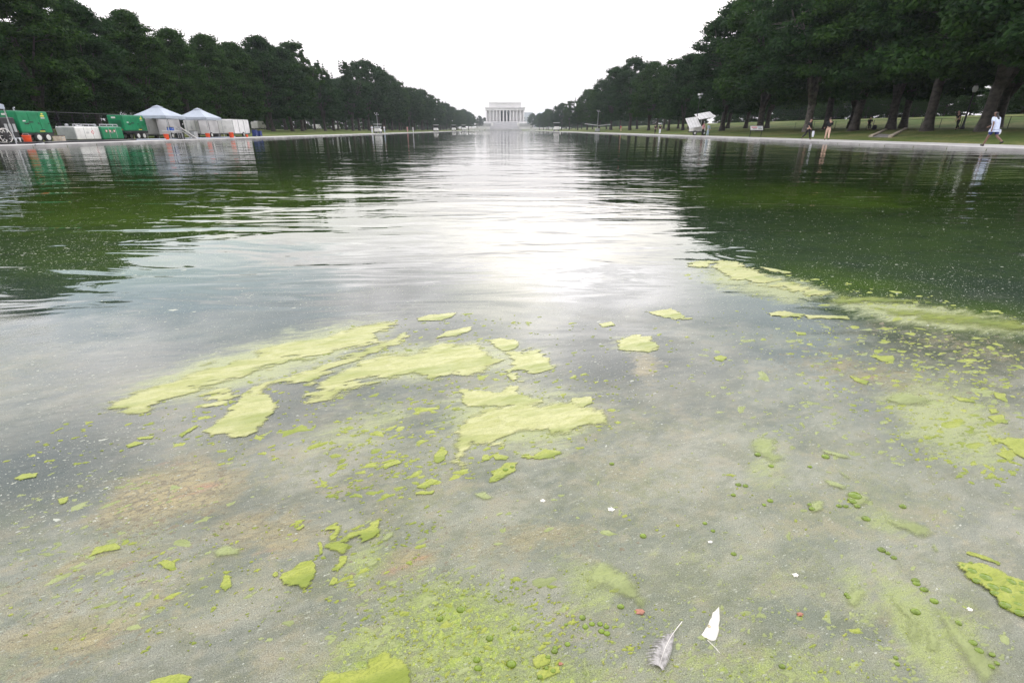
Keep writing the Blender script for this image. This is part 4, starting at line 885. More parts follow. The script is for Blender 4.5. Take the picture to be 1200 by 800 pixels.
# ------------------------------------------------------------------ the memorial
def memorial():
    Y0 = 790.0; cx = ray(592, 152)[0]/ray(592, 152)[1]*Y0
    root = thing('memorial', 'white marble temple with twelve front columns and flat attic at the far end', 'memorial', (cx, Y0, 0))
    z0, z1, z2, z3 = 11.8, 26.6, 30.6, 37.2; W, D = 57.0, 36.0
    MB().box((0, D/2, (z0-1.6)/2+.8), (W+6, D+6, z0-1.6+1.6)).box((0, D/2, z0-.55), (W+2.4, D+2.4, 1.1)).build('podium', M['stone'], root)
    MB().box((0, D/2, 5.2), (84, D+26, 8.6), bev=.3).build('terrace_wall', M['stone_grey'], root)
    MB().box((0, D/2, (z1+z2)/2-.5), (W, D, z2-z1-1.0)).box((0, D/2, z2-.55), (W+2.0, D+2.0, 1.1)).build('entablature', M['stone'], root)
    MB().box((0, D/2, (z2+z3)/2), (46.5, 26, z3-z2)).box((0, D/2, z3-.4), (47.6, 27, .9)).build('attic', M['stone'], root)
    # cella wall with three open bays in the middle
    wz = (z0+z1)/2; hh = z1-z0
    sp = W/11*.985; 
    gaps = 3*sp*.5
    for sgn in (-1, 1):
        w_ = (50.5/2-gaps*1.0); MB().box((sgn*(gaps+w_/2), 5.2+.6, wz), (w_, 1.2, hh)).build('cella_wall', M['stone'], root)
    MB().box((0, 17, wz), (46, .8, hh)).box((0, 6.5, z1-.8), (gaps*2, 1.0, 1.6)).build('painted_dark_hall', M['shade_pane'], root)  # back wall and lintel coloured near black to paint in the chamber's shade
    for sgn in (-1, 1): MB().box((sgn*22.6, 18, wz), (.8, 24, hh)).build('cella_wall', M['stone'], root)
    cm = MB(); cm.lathe([(1.28, 0), (1.28, .5), (1.13, .6), (1.10, 4), (1.03, 9), (.93, hh-1.3), (.95, hh-1.1), (1.30, hh-.7), (1.34, hh-.55), (1.34, hh)], 20)
    colm = cm.mesh('column', M['stone'], False)
    for i in range(12):
        link('column', colm, root, (-W/2+1.5+i*(W-3)/11, 1.6, z0)); link('column', colm, root, (-W/2+1.5+i*(W-3)/11, D-1.6, z0))
    for i in range(1, 7):
        for sgn in (-1, 1): link('column', colm, root, (sgn*(W/2-1.5), 1.6+i*(D-3.2)/7, z0))
    # upper stair flights
    mb = MB(); n = 24
    for i in range(n):
        mb.box((0, -34+i*1.32, (i+1)*.215+5.6-.6), (34, 1.3, .215*1+1.2))
    mb.build('stairs', M['stone_grey'], root)
    mb = MB(); n = 22
    for i in range(n):
        mb.box((0, -3-28+22+i*.42-.6, 8.9+(i+1)*.13-.5), (28, .43, 1.0))
    mb.build('stairs', M['stone_grey'], root)
    for sgn in (-1, 1):
        MB().box((sgn*18.6, -14, 6.2), (3.0, 36, 6.6), bev=.2).build('cheek_wall', M['stone'], root)
        MB().lathe([(1.3, 0), (1.3, .6), (.5, 1.0), (.5, 2.2), (1.5, 3.2), (1.6, 3.4), (.3, 3.5)], 14).build('tripod_urn', M['stone_grey'], root).location = (sgn*18.6, -29.5, 9.5)
memorial()
def low_wall(name, x0, x1, Y, z0, z1, label, mat='stone', d=1.0):
    o = MB().box((0, 0, (z1-z0)/2), (x1-x0, d, z1-z0), bev=.05).build(name, M[mat]); o.location = ((x0+x1)/2, Y, z0); tag(o, label, 'wall'); return o
low_wall('terrace_wall', -24, 20, 648, -.3, 1.5, 'long low pale wall just beyond the far end of the pool', 'stone_grey')
low_wall('terrace_wall', -36, 33, 700, 0, 4.3, 'second pale terrace wall below the memorial steps', 'stone')
low_wall('terrace_wall', -58, -36.5, 690, 0, 3.4, 'pale terrace wall left of the memorial steps', 'stone')
low_wall('terrace_wall', 34, 60, 690, 0, 3.4, 'pale terrace wall right of the memorial steps', 'stone')
mb = MB()
for i in range(30): mb.box((-1, 650+i*1.6, .1+i*.11), (36, 1.55, .6+i*.13))
tag(mb.build('lower_stairs', M['stone_grey']), 'broad pale flight of steps from the pool up to the memorial', 'stairs')
for sx_, nm in ((-1, 'left'), (1, 'right')):
    for j in range(3):
        px = (553+j*6) if sx_ < 0 else (624+j*6)
        Yb = 640; d = ray(px, 152); xx = d[0]/d[1]*Yb
        o = MB().box((0, 0, .9), (4.6, 2, 1.8+j*.3), bev=.1).box((0, 0, 2.0+j*.15), (5.2, 2.4, .25)).build('stone_block', M['stone']); o.location = (xx, Yb, -.1)
        tag(o, 'small pale stone block at the far pool end, %s side, %s from the left' % (nm, ordn(j+1)), 'stone block')
# distant buildings right of the memorial
def far_building(px, w, top, Y, label, dome=False):
    d = ray(px, 152); X = d[0]/d[1]*Y; H = htop(px, X, top); root = thing('distant_building', label, 'building', (X, Y, 0))
    MB().box((0, 0, H*.42), (w, w*.6, H*.84), bev=.3).build('wall', M['hazeblue'], root)
    wm = MB().box((0, 0, 0), (2.2, .3, 2.6)).mesh('window', M['shade_pane'])
    for i in range(5):
        for j in range(4): link('window', wm, root, (-w*.38+i*w*.19, -w*.3-.03, H*.2+j*H*.16))
    if dome: MB().lathe([(w*.42, H*.84), (w*.42, H*.9), (w*.34, H*1.0), (w*.18, H*1.09), (.5, H*1.13)], 20).build('dome', M['hazeblue'], root, True)
    else: MB().box((0, 0, H*.92), (w*.6, w*.4, H*.16)).build('roof', M['hazeblue'], root)
far_building(618, 38, 132, 1180, 'pale hazy building block just right of the memorial')
far_building(637, 46, 133, 1250, 'pale hazy domed building behind the trees right of the memorial', True)

# ------------------------------------------------------------------ people
def skin_mesh(name, verts, edges, radii, mat, sub=1, root=0):
    me = bpy.data.meshes.new(name+'_src'); me.from_pydata([tuple(v) for v in verts], edges, []); o = bpy.data.objects.new(name+'_src', me); C.objects.link(o)
    sk = o.modifiers.new('s', 'SKIN'); sk.use_smooth_shade = True
    for i, r_ in enumerate(radii):
        r_ = r_ if hasattr(r_, '__len__') else (r_, r_)
        me.skin_vertices[0].data[i].radius = r_; me.skin_vertices[0].data[i].use_root = (i == root)
    if sub: m2 = o.modifiers.new('u', 'SUBSURF'); m2.levels = sub; m2.render_levels = sub
    bpy.context.view_layer.update()
    dg = bpy.context.evaluated_depsgraph_get(); out = bpy.data.meshes.new_from_object(o.evaluated_get(dg)); out.name = name
    bpy.data.objects.remove(o); bpy.data.meshes.remove(me)
    out.materials.clear(); out.materials.append(mat); return out
def person(loc, rz, H, label, top='cloth_white', bottom='cloth_navy', skin='skin', hair='hair', legs=(25, -20), knees=(5, 30), arms=(20, -25), elbows=(20, 25), lean=4, shorts=False, long_hair=False, sleeves=.5, detail=True, seated=False, bend=0, bulk=1.0):
    root = thing('person', label, 'person', loc, rz)
    u_ = H/7.5; V3 = Vector
    def rot(v, a): return V3((v.x, v.y*math.cos(a)-v.z*math.sin(a), v.y*math.sin(a)+v.z*math.cos(a)))
    pel = V3((0, 0, H*.52)); leg = []
    for s_, la, kn in ((-1, legs[0], knees[0]), (1, legs[1], knees[1])):
        hip = pel+V3((s_*.085*H/1.7, 0, -.02)); th = rot(V3((0, 0, -H*.245)), R(la)); knee = hip+th
        sh = rot(V3((0, 0, -H*.245)), R(la-kn)); ank = knee+sh; ft = V3((0, H*.085, -H*.018)); ft = rot(ft, R((la-kn)*.5)); toe = ank+ft; heel = ank+rot(V3((0, -.03*H, -H*.02)), R((la-kn)*.5))
        leg.append((hip, knee, ank, toe, heel))
    low = min(min(l[3].z, l[4].z) for l in leg)-.02
    dz = V3((0, 0, -low)); pel = pel+dz; leg = [tuple(p+dz for p in l) for l in leg]
    la_ = R(-lean-bend)
    sp1 = pel+rot(V3((0, 0, H*.12)), la_*.7); ch = pel+rot(V3((0, 0, H*.235)), la_); nk = pel+rot(V3((0, 0, H*.315)), la_); hb = nk+rot(V3((0, .01, H*.035)), la_*.6); hd = hb+rot(V3((0, .015, H*.055)), la_*.5); ht = hd+V3((0, 0, H*.045))
    arm = []
    for s_, aa, el in ((-1, arms[0], elbows[0]), (1, arms[1], elbows[1])):
        sh = ch+rot(V3((s_*.112*H, 0, H*.042)), la_); e = sh+rot(V3((s_*.03*H, 0, -H*.165)), R(aa)); w = e+rot(V3((s_*.005*H, 0, -H*.145)), R(aa+el)); 
        arm.append((sh, e, w, R(aa+el), s_))
    k = H/1.7
    vs = [pel, sp1, ch, nk, hb, hd, ht]; ed = [(0, 1), (1, 2), (2, 3), (3, 4), (4, 5), (5, 6)]; rd = [(.135*k, .095*k), (.125*k, .09*k), (.15*k, .10*k), (.055*k, .055*k), (.06*k, .07*k), (.078*k, .095*k), (.06*k, .075*k)]
    def chain(st, pts, rr):
        p = st
        for q, r_ in zip(pts, rr): vs.append(q); rd.append(r_); ed.append((p, len(vs)-1)); p = len(vs)-1
        return p
    chain(5, [hd+V3((0, .10*k, -.01))], [.014*k])           # nose
    for s_ in (-1, 1): chain(5, [hd+V3((s_*.085*k, -.005, -.005))], [.016*k])   # ears
    for l in leg: chain(0, [l[0], l[0].lerp(l[1], .5), l[1], l[1].lerp(l[2], .35), l[2], l[3]], [.085*k, .075*k, .055*k, .055*k, .036*k, .032*k])
    for sh, e, w, ang, s_ in arm:
        hand = w+rot(V3((0, .01, -.075*k)), ang)
        j = chain(2, [sh, sh.lerp(e, .5), e, e.lerp(w, .3), w, hand], [.052*k, .042*k, .036*k, .034*k, .024*k, (.040*k, .018*k)])
        if detail:
            for q in range(4):
                off = (q-1.5)*.019*k; ln = (.062, .072, .068, .052)[q]*k
                f1 = hand+rot(V3((0, off, -ln*.5-.01)), ang); f2 = f1+rot(V3((-s_*.012, 0, -ln*.5)), ang+.35)
                chain(j, [f1, f2], [.0095*k, .0075*k])
            th = w.lerp(hand, .4)+rot(V3((-s_*.012, .036*k, -.012)), ang); chain(j-1, [th, th+rot(V3((-s_*.008, .012, -.03*k)), ang)], [.010*k, .008*k])
    link('body', skin_mesh('body', vs, ed, rd, M[skin], 1), root)
    # top
    vs = [pel+V3((0, 0, -.02*k)), sp1, ch, ch.lerp(nk, .55)]; ed = [(0, 1), (1, 2), (2, 3)]; rd = [(.16*k*bulk, .12*k*bulk), (.15*k*bulk, .115*k*bulk), (.172*k*(bulk*.5+.5), .125*k*bulk), (.09*k, .08*k)]
    if bulk > 1: vs.append(pel+V3((0, 0, -.07*k))); ed.append((0, 4)); rd.append((.20*k, .16*k))
    for sh, e, w, ang, s_ in arm:
        pts = [sh, sh.lerp(e, .45)]; rr = [.07*k, .062*k]
        if sleeves > .5: pts += [e, e.lerp(w, .85)]; rr += [.052*k, .042*k]
        else: pts += [sh.lerp(e, .8)]; rr += [.064*k]
        chain(2, pts, rr)
    link('top', skin_mesh('top', vs, ed, rd, M[top], 1), root)
    vs = [pel+V3((0, 0, .05*k)), pel+V3((0, 0, -.03*k))]; ed = [(0, 1)]; rd = [(.148*k, .112*k), (.15*k, .115*k)]
    for l in leg:
        pts = [l[0], l[0].lerp(l[1], .55)]; rr = [.102*k, .09*k]
        if shorts: pts += [l[0].lerp(l[1], .85)]; rr += [.088*k]
        else: pts += [l[1], l[1].lerp(l[2], .5), l[1].lerp(l[2], .93)]; rr += [.07*k, .066*k, .056*k]
        chain(1, pts, rr)
    link('shorts' if shorts else 'trousers', skin_mesh('bottoms', vs, ed, rd, M[bottom], 1), root)
    for l in leg:
        vs = [l[4], l[2]+V3((0, 0, -.02)), l[3]]; link('shoe', skin_mesh('shoe', vs, [(0, 1), (1, 2)], [.04*k, .046*k, .038*k], M['cloth_black'] if bottom != 'cloth_sky' else M['cloth_white'], 1), root)
    vs = [hd+V3((0, -.02*k, .05*k)), hd+V3((0, -.035*k, 0)), hd+V3((0, -.05*k, -.06*k))]; rd = [(.088*k, .088*k), (.088*k, .08*k), (.07*k, .05*k)]; ed = [(0, 1), (1, 2)]
    if long_hair: vs += [nk+V3((0, -.09*k, -.02)), ch+V3((0, -.13*k, -.01))]; rd += [(.085*k, .04*k), (.06*k, .025*k)]; ed += [(2, 3), (3, 4)]
    link('hair', skin_mesh('hair', vs, ed, rd, M[hair], 1), root)
    if detail:
        mb = MB()
        for s_ in (-1, 1): mb.box(hd+V3((s_*.032*k, .088*k, .012*k)), (.022*k, .012*k, .012*k))
        mb.build('eyes', M['eye'], root)
        MB().box(hd+V3((0, .088*k, -.045*k)), (.045*k, .012*k, .010*k)).build('mouth', M['red'], root)
    return root
def walk_z(X): return .115 if WALKL <= X <= WALKR else None
def place_px(px, X):
    Y = onX(px, X); z = walk_z(X); return (X, Y, float(gz(X, Y))+.02 if z is None else z-.012)
# nearest woman on the right, walking away along the pool
w_ = person(place_px(1166, 27.0), R(12), 1.84, 'woman in loose white shirt and navy shorts with long black hair striding along', 'cloth_pale_blue', 'cloth_navy', 'skin_dark', legs=(20, -20), knees=(6, 34), arms=(-30, 24), elbows=(25, 35), lean=16, shorts=True, long_hair=True, bulk=1.25)
hs_ = MB().tube([(0, 0, 0), (.03, .04, -.10), (.05, .05, -.22)], [.05, .075, .05], 8).build('white_item', M['cloth_white']); hs_.location = Vector(place_px(1171, 27.0))+Vector((.30, .25, .82)); tag(hs_, 'small white bag held by the woman in the white shirt', 'bag')
person(place_px(947.5, 28.2), R(-150), 1.78, 'walker in black on the right bank, left of the one in tan trousers', 'cloth_black', 'cloth_black', 'skin', legs=(20, -18), knees=(5, 25), arms=(-18, 18), sleeves=.5)
tw = MB().tube([(0, 0, 0), (.03, .02, -.25), (.06, .03, -.5)], [.09, .11, .06], 8).build('white_item', M['cloth_white']); tw.location = Vector(place_px(953, 28.2))+Vector((0, -.1, .72)); tag(tw, 'white trouser leg of the walker in black', 'bag')  # tube standing in for the walker's one white trouser leg
person(place_px(971, 29.0), R(-20), 1.86, 'walker in a black top and tan trousers on the right bank', 'cloth_black', 'cloth_sand', 'skin', legs=(14, -12), knees=(5, 14), arms=(12, 40), elbows=(40, 60), sleeves=1)
person(place_px(824, 29.6), R(200), 1.76, 'person in a pink shirt and dark trousers beside the white solar trailer', 'cloth_pink', 'cloth_black', 'skin', legs=(3, -4), knees=(2, 4), arms=(8, 20), elbows=(30, 70), hair='hair_brown')
person(place_px(830, 29.3), R(215), 1.68, 'person in long pale blue clothes at the right of the white solar trailer', 'cloth_sky', 'cloth_sky', 'skin', legs=(3, -4), knees=(2, 4), arms=(8, 8), hair='hair_brown', sleeves=1, long_hair=True)
person(place_px(768, 29.5), R(-30), 1.8, 'walker dressed in black, left one of the pair on the right bank', 'cloth_black', 'cloth_black', legs=(14, -14), detail=False)
person(place_px(773.5, 29.3), R(-20), 1.76, 'walker in black top and pale trousers, right one of the pair', 'cloth_black', 'cloth_white', legs=(10, -10), detail=False)
person(place_px(727.5, 35.0), R(60), 1.8, 'person in a bright red top standing on the right lawn', 'cloth_red', 'cloth_sand', legs=(6, -6), detail=False)
person(place_px(450.5, -31.5), R(160), 1.8, 'person in white and blue standing right of the small cart on the left bank', 'cloth_white', 'cloth_sky', legs=(4, -4), detail=False)
person(place_px(436, -31.5), R(200), 1.75, 'person in white standing left of the small cart on the left bank', 'cloth_white', 'cloth_white', legs=(4, -4), detail=False)
person(place_px(477.5, -31), R(160), 1.8, 'person in salmon pink on the left bank beyond the small cart', 'cloth_pink', 'cloth_pink', legs=(6, -6), detail=False)
person(place_px(484, -31.5), R(160), 1.75, 'person all in white on the left bank beyond the small cart', 'cloth_white', 'cloth_white', legs=(6, -6), detail=False)
p_ = person(place_px(1120, 43), R(100), 1.72, 'person in dark clothes bending under the trees by the lamp post', 'cloth_black', 'cloth_black', 'skin', legs=(10, -12), bend=20)
p_ = person(place_px(1017, 42), R(160), 1.7, 'person in black sitting on the low stool under the trees', 'cloth_black', 'cloth_black', 'skin', legs=(82, 78), knees=(85, 80), arms=(30, 30), elbows=(40, 40))
X_, Y_, Z_ = place_px(1017, 42)
st = thing('stool', 'low dark folding stool under the seated person in black', 'stool', (X_, Y_, Z_-.01), R(160))
MB().box((0, -.02, .40), (.42, .36, .04), bev=.01).build('seat', M['black'], st)
for a, b2 in ((-1, -1), (-1, 1), (1, -1), (1, 1)): MB().tube([(a*.18, b2*.15-.02, .39), (a*.2, b2*.18-.02, 0)], .014, 6).build('leg', M['black'], st)
X_, Y_, Z_ = place_px(1024, 42)
bk = thing('backpack', 'dark round backpack on the grass beside the seated person', 'backpack', (X_, Y_, Z_))
MB().lathe([(.12, 0), (.22, .08), (.24, .28), (.18, .46), (.06, .52)], 12).build('bag', M['cloth_black'], bk, True)
MB().tube([(.1, -.2, .42), (.1, -.28, .25), (.1, -.2, .08)], .015, 6).build('strap', M['black'], bk)

# ------------------------------------------------------------------ left bank equipment
def wheel(root, c, r, w=.2, name='wheel'):
    Mx = Matrix.Translation(c)@Matrix.Rotation(R(90), 4, 'Y')
    o = MB().lathe([(r*.55, -w/2), (r*.92, -w/2), (r, -w*.3), (r, w*.3), (r*.92, w/2), (r*.55, w/2)], 20, M=Mx).build(name, M['rubber'], root, True)
    MB().lathe([(r*.2, -w*.55), (r*.5, -w*.53), (r*.56, -w*.50), (r*.56, w*.50), (r*.5, w*.53), (r*.2, w*.55)], 16, M=Mx).build('rim', M['white_paint'], o)
    return o
def generator(px0, px1, X, label, H=2.05, body_h=1.38, wid=1.25):
    """box facing the pool with its +X side; long along Y"""
    y0, y1 = onX(px0, X), onX(px1, X); L = y1-y0; z = float(gz(X, (y0+y1)/2))
    root = thing('generator_trailer', label, 'generator', (X-wid/2, (y0+y1)/2, .10))
    zb = H-body_h
    b = MB().box((0, 0, zb+body_h/2), (wid, L, body_h), bev=.03).build('body', M['green_paint'], root)
    MB().box((0, 0, H+.012), (wid*.96, L*.96, .03), bev=.01).build('roof', M['green_paint_dark'], root)
    # end wall louvres
    for i in range(7): MB().box((0, -L/2-.012, zb+.35+i*.08), (wid*.7, .03, .035)).build('louvre', M['green_paint_dark'], root)
    # side door panels with seams, vents, handles, decals
    for i in range(3):
        yy = -L/2+L*(i+.5)/3
        d = MB().box((wid/2+.008, yy, zb+body_h*.5), (.02, L/3-.05, body_h*.86), bev=.006).build('door', M['green_paint'], root)
        MB().box((wid/2+.03, yy+L*.11, zb+body_h*.45), (.03, .12, .05)).build('handle', M['black'], d)
    for yy, zz_ in ((-L*.27, .42), (-L*.12, .50), (L*.18, .13)):
        MB().box((wid/2+.024, yy, zb+body_h*zz_), (.015, .34, .07)).build('vent', M['black'], root)
    MB().box((wid/2+.024, L*.30, zb+body_h*.80), (.012, .30, .10)).box((wid/2+.024, L*.31, zb+body_h*.90), (.012, .14, .09)).build('decal', M['yellow'], root)
    MB().box((wid/2+.024, L*.30, zb+body_h*.70), (.012, .32, .05)).build('decal', M['white_paint'], root)
    MB().box((wid/2+.024, -L*.33, zb+body_h*.55), (.012, .22, .07)).build('decal', M['white_paint'], root)
    MB().box((-.1, -L/2-.03, zb+body_h*.85), (.35, .012, .12)).build('decal', M['white_paint'], root)
    MB().box((wid/2+.024, L*.15, zb+.10), (.012, .42, .06)).build('decal', M['yellow'], root)
    MB().box((0, 0, zb-.08), (wid*.95, L*1.04, .15)).box((0, 0, zb-.22), (wid*.6, L*.7, .16)).tube([(0, L/2, zb-.1), (0, L/2+.9, zb-.22)], .05, 8).build('chassis', M['black'], root)
    for yy in (-.38, .38):
        for sx in (-1, 1): wheel(root, (sx*(wid/2-.05), yy+L*.12, .33), .33)
    MB().tube([(0, L/2+.75, zb-.2), (0, L/2+.75, 0)], .035, 8).build('jack', M['silver'], root)
    MB().tube([(.2, -L*.3, H), (.2, -L*.3, H+.18), (.3, -L*.3, H+.22)], .04, 8).build('exhaust', M['silver'], root)
    for s_ in (-1, 1): MB().box((s_*wid*.3, -L/2-.03, zb+.1), (.12, .02, .08)).build('tail_light', M['red'], root)
    return root
generator(25, 61, -33.2, 'large bright green generator on a twin-axle trailer, nearest the left tent', 2.02, 1.38, 1.35)
generator(147, 173, -33.2, 'smaller green generator trailer next to the first of the two far tents', 2.0, 1.25, 1.3)
def diamond(root, x, y, z, s, mat1='white_paint', mat2='red'):
    MB().box((x, y, z), (.010, s, s), rx=R(45)).build('placard', M[mat2], root); MB().box((x+.006, y, z), (.010, s*.62, s*.62), rx=R(45)).build('placard', M[mat1], root)
def tank(px0, px1, X, H, wid, body, end, label, name, marks):
    y0, y1 = onX(px0, X), onX(px1, X); L = y1-y0
    root = thing(name, label, 'tank', (X-wid/2, (y0+y1)/2, .10))
    MB().box((0, 0, .06), (wid*.9, L*.98, .12)).build('skid', M['black'], root)
    MB().box((0, .01, .12+(H-.12)/2), (wid, L, H-.12), bev=.05).build('tank_body', M[body], root)
    MB().box((0, -L/2-.015, .12+(H-.12)/2), (wid*.93, .03, (H-.12)*.93), bev=.01).build('end_panel', M[end], root)
    MB().box((0, 0, H+.03), (wid*.8, L*.86, .05), bev=.01).build('lid', M['grey_paint'], root)
    for yy in (-L*.42, -L*.1, L*.2, L*.42):
        MB().tube([(wid*.35, yy, H), (wid*.35, yy, H+.2)], .03, 8).build('fitting', M['silver'], root)
    MB().tube([(wid*.35, -L*.42, H+.18), (wid*.35, L*.42, H+.18)], .022, 8).build('top_rail', M['silver'], root)
    MB().lathe([(.10, 0), (.12, .04), (.12, .12), (.05, .16)], 12, c=(0, -L*.4, H+.05)).build('filler_cap', M['silver'], root)
    for k in (1, 2): MB().box((wid/2+.004, -L/2+L*k/3, .12+(H-.12)/2), (.012, .03, (H-.12)*.9)).build('seam', M['grey_paint'], root)
    for (yy, zz_, s_) in marks: diamond(root, wid/2+.012, yy*L, zz_*H, s_)
    MB().box((wid/2+.010, -.05*L, .62*H), (.012, .34, .035)).box((wid/2+.010, -.05*L, .55*H), (.012, .26, .025)).build('decal', M['grey_paint'], root)
    return root
t1_ = tank(88, 117, -33.2, 1.05, 1.5, 'white_paint', 'grey_paint', 'white steel fuel tank with a red diamond mark between the green generator and green tank', 'fuel_tank', [(.16, .62, .22)])
diamond(t1_, -.45, 0, 0, .001)
t2_ = tank(119, 143, -33.0, 1.06, 1.3, 'green_paint', 'green_paint_dark', 'low bright green tank with three hazard diamonds right of the white tank', 'green_tank', [(-.30, .70, .18), (-.12, .70, .18), (.08, .70, .18)])
def canopy_tent(px, X, label, wall=True, size=3.0, ze=2.02, za=2.82):
    Y = onX(px, X); root = thing('canopy_tent', label, 'tent', (X, Y, .10))
    s = size/2
    # roof: four slightly curved faces with valance
    n = 8; vs = []; fs = []
    for side in range(4):
        a = Matrix.Rotation(R(90*side), 4, 'Z'); m = MB()
        for i in range(n+1):
            tt = i/n; half = s*(1-tt)+.22*tt; z = ze+(za-ze)*(tt**.9)-.05*math.sin(tt*math.pi)
            m.v.append(tuple(a@Vector((-half, -half, z)))); m.v.append(tuple(a@Vector((half, -half, z))))
        for i in range(n): m.f.append((2*i, 2*i+1, 2*i+3, 2*i+2))
        m.build('roof_panel', M['canvas'], root)
        MB().box(a@Vector((0, -s-.004, ze-.11)), (size if side % 2 == 0 else .012, .012 if side % 2 == 0 else size, .24)).build('valance', M['canvas'], root)
    # small vented cap
    MB().add([(-.34, -.34, za-.02), (.34, -.34, za-.02), (.34, .34, za-.02), (-.34, .34, za-.02), (0, 0, za+.14)], [(0, 1, 4), (1, 2, 4), (2, 3, 4), (3, 0, 4), (3, 2, 1, 0)]).build('vent_cap', M['canvas'], root)
    for a, b2 in ((-1, -1), (1, -1), (1, 1), (-1, 1)):
        MB().box((a*(s-.04), b2*(s-.04), ze/2), (.045, .045, ze)).build('leg', M['silver'], root)
    for a in (-1, 1):
        MB().tube([(-s, a*(s-.05), ze-.25), (0, a*(s-.05), ze-.05), (s, a*(s-.05), ze-.25)], .012, 6).build('truss', M['silver'], root)
    return root
canopy_tent(-44, -32.4, 'grey-blue canopy tent cut off by the left edge', size=3.1, ze=2.25, za=3.0)
canopy_tent(191, -32.6, 'grey-blue canopy tent with sloping roof, left one of the pair beyond the green tank')
canopy_tent(237, -32.6, 'grey-blue canopy tent with sloping roof, right one of the pair beside the white trailer')
def box_trailer(px0, px1, X, H, wid, mat, label, front='canvas_wall', lines=2, tilt=0):
    y0, y1 = onX(px0, X), onX(px1, X); L = y1-y0
    root = thing('box_trailer', label, 'trailer', (X-wid/2, (y0+y1)/2, .10))
    zb = .38
    MB().box((0, 0, zb+(H-zb)/2), (wid, L, H-zb), bev=.06).build('body', M[mat], root)
    MB().box((0, 0, zb-.06), (wid*.9, L*1.02, .1)).tube([(0, L/2, zb-.05), (0, L/2+.9, zb-.1)], .04, 8).build('chassis', M['black'], root)
    for k in range(lines+1):
        MB().box((wid/2+.006, -L/2+L*k/lines*.98+.02, zb+(H-zb)/2), (.02, .04, (H-zb)*.96)).build('frame_post', M['black'], root)
    for zz_ in (zb+.03, H-.04): MB().box((wid/2+.006, 0, zz_), (.018, L*.95, .035)).build('frame_rail', M['grey_paint'], root)
    for k in range(2):
        d = MB().box((-wid/4+k*wid/2, -L/2-.012, zb+(H-zb)/2), (wid/2-.03, .025, (H-zb)*.9), bev=.006).build('door', M[front], root)
        MB().box(((-.06 if k == 0 else .06), -L/2-.035, zb+(H-zb)*.45), (.03, .03, .3)).build('handle', M['silver'], d)
    for sx in (-1, 1): wheel(root, (sx*(wid/2-.02), .1, .28), .28)
    return root
box_trailer(185, 213, -33.8, 1.85, 1.6, 'canvas_wall', 'grey box trailer standing under the left one of the paired canopy tents', lines=2)
box_trailer(234, 257, -33.8, 1.82, 1.6, 'canvas_wall', 'grey box trailer standing under the right one of the paired canopy tents', 'panel', lines=2)
bt = box_trailer(274, 293, -33.0, 2.0, 1.9, 'panel', 'white box trailer with black frame lines right of the canopy tents', 'panel', lines=3)
MB().lathe([(.12, 0), (.12, .02)], 14, M=Matrix.Translation((-.55, -4.2, 1.6))@Matrix.Rotation(R(90), 4, 'X')).build('emblem', M['blue'], bt)
# white loading ramps leaning between the tents
def ramp(px, X, label):
    Y = onX(px, X); root = thing('loading_ramp', label, 'ramp', (X, Y, .1), R(-8))
    for dx in (-.22, .22): MB().tube([(dx, -.5, 1.05), (dx, 1.4, .04)], .04, 8).build('rail', M['white_paint'], root)
    for i in range(8): MB().box((0, -.4+i*.24, .98-i*.127), (.42, .12, .025), rx=R(-28)).build('tread', M['silver'], root)
    for dx in (-.22, .22): MB().tube([(dx, -.48, 1.04), (dx, -.48, 0)], .03, 8).build('leg', M['silver'], root)
ramp(214, -31.0, 'white sloping ramp leaning between the paired canopy tents')
def bucket(px, X, h, label):
    Y = onX(px, X); root = thing('orange_weight', label, 'bucket', (X, Y, .10))
    MB().lathe([(h*.34, 0), (h*.36, .02), (h*.44, h*.92), (h*.47, h*.93), (h*.47, h), (h*.38, h)], 16).build('pail', M['orange'], root, True)
    MB().tube([(-h*.45, 0, h*.9), (-h*.3, 0, h*1.2), (h*.3, 0, h*1.2), (h*.45, 0, h*.9)], .01, 6).build('handle', M['silver'], root)
bucket(28, -30.8, .52, 'large orange bucket at the foot of the leftmost tent leg')
bucket(193, -31.0, .48, 'orange bucket at the foot of the left paired tent')
bucket(242, -31.0, .50, 'orange bucket at the foot of the right paired tent')
bucket(270, -31.0, .56, 'orange bucket in front of the white box trailer')
bucket(288, -31.2, .30, 'small orange bucket at the right end of the white box trailer')
# hose reel and boxes under the leftmost tent
Yh = onX(1, -31.6); hr = thing('hose_reel', 'white hose reel on a dark stand at the far left edge', 'hose reel', (-31.6, Yh, .1))
for sx in (-.16, .16):
    pts = [(sx, .42*math.cos(R(a)), .5+.42*math.sin(R(a))) for a in range(0, 361, 20)]; MB().tube(pts, .025, 8, False).build('rim', M['white_paint'], hr, True)
    for a in range(0, 180, 45): MB().tube([(sx, .42*math.cos(R(a)), .5+.42*math.sin(R(a))), (sx, -.42*math.cos(R(a)), .5-.42*math.sin(R(a)))], .012, 6).build('spoke', M['white_paint'], hr)
MB().tube([(-.2, 0, .5), (.2, 0, .5)], .2, 14).build('hose', M['black'], hr)
MB().box((0, 0, .05), (.5, .8, .08)).tube([(-.2, 0, .06), (-.2, 0, .5)], .03, 6).tube([(.2, 0, .06), (.2, 0, .5)], .03, 6).build('stand', M['black'], hr)
Yh = onX(4, -33.6); eq = thing('pump_cabinet', 'dark pump cabinet with pale pipes under the leftmost tent', 'cabinet', (-33.6, Yh, .1))
MB().box((0, 0, .85), (1.0, 1.0, 1.5), bev=.04).build('cabinet', M['black'], eq)
for k in range(3): MB().box((.52, -.3+k*.3, .95), (.03, .2, .5), bev=.01).build('panel', M['grey_paint'], eq)
for k in range(3): MB().tube([(.5, -.35+k*.3, .3), (.9, -.35+k*.3, .3), (.9, -.35+k*.3, .02)], .05, 8).build('pipe', M['silver'], eq, True)
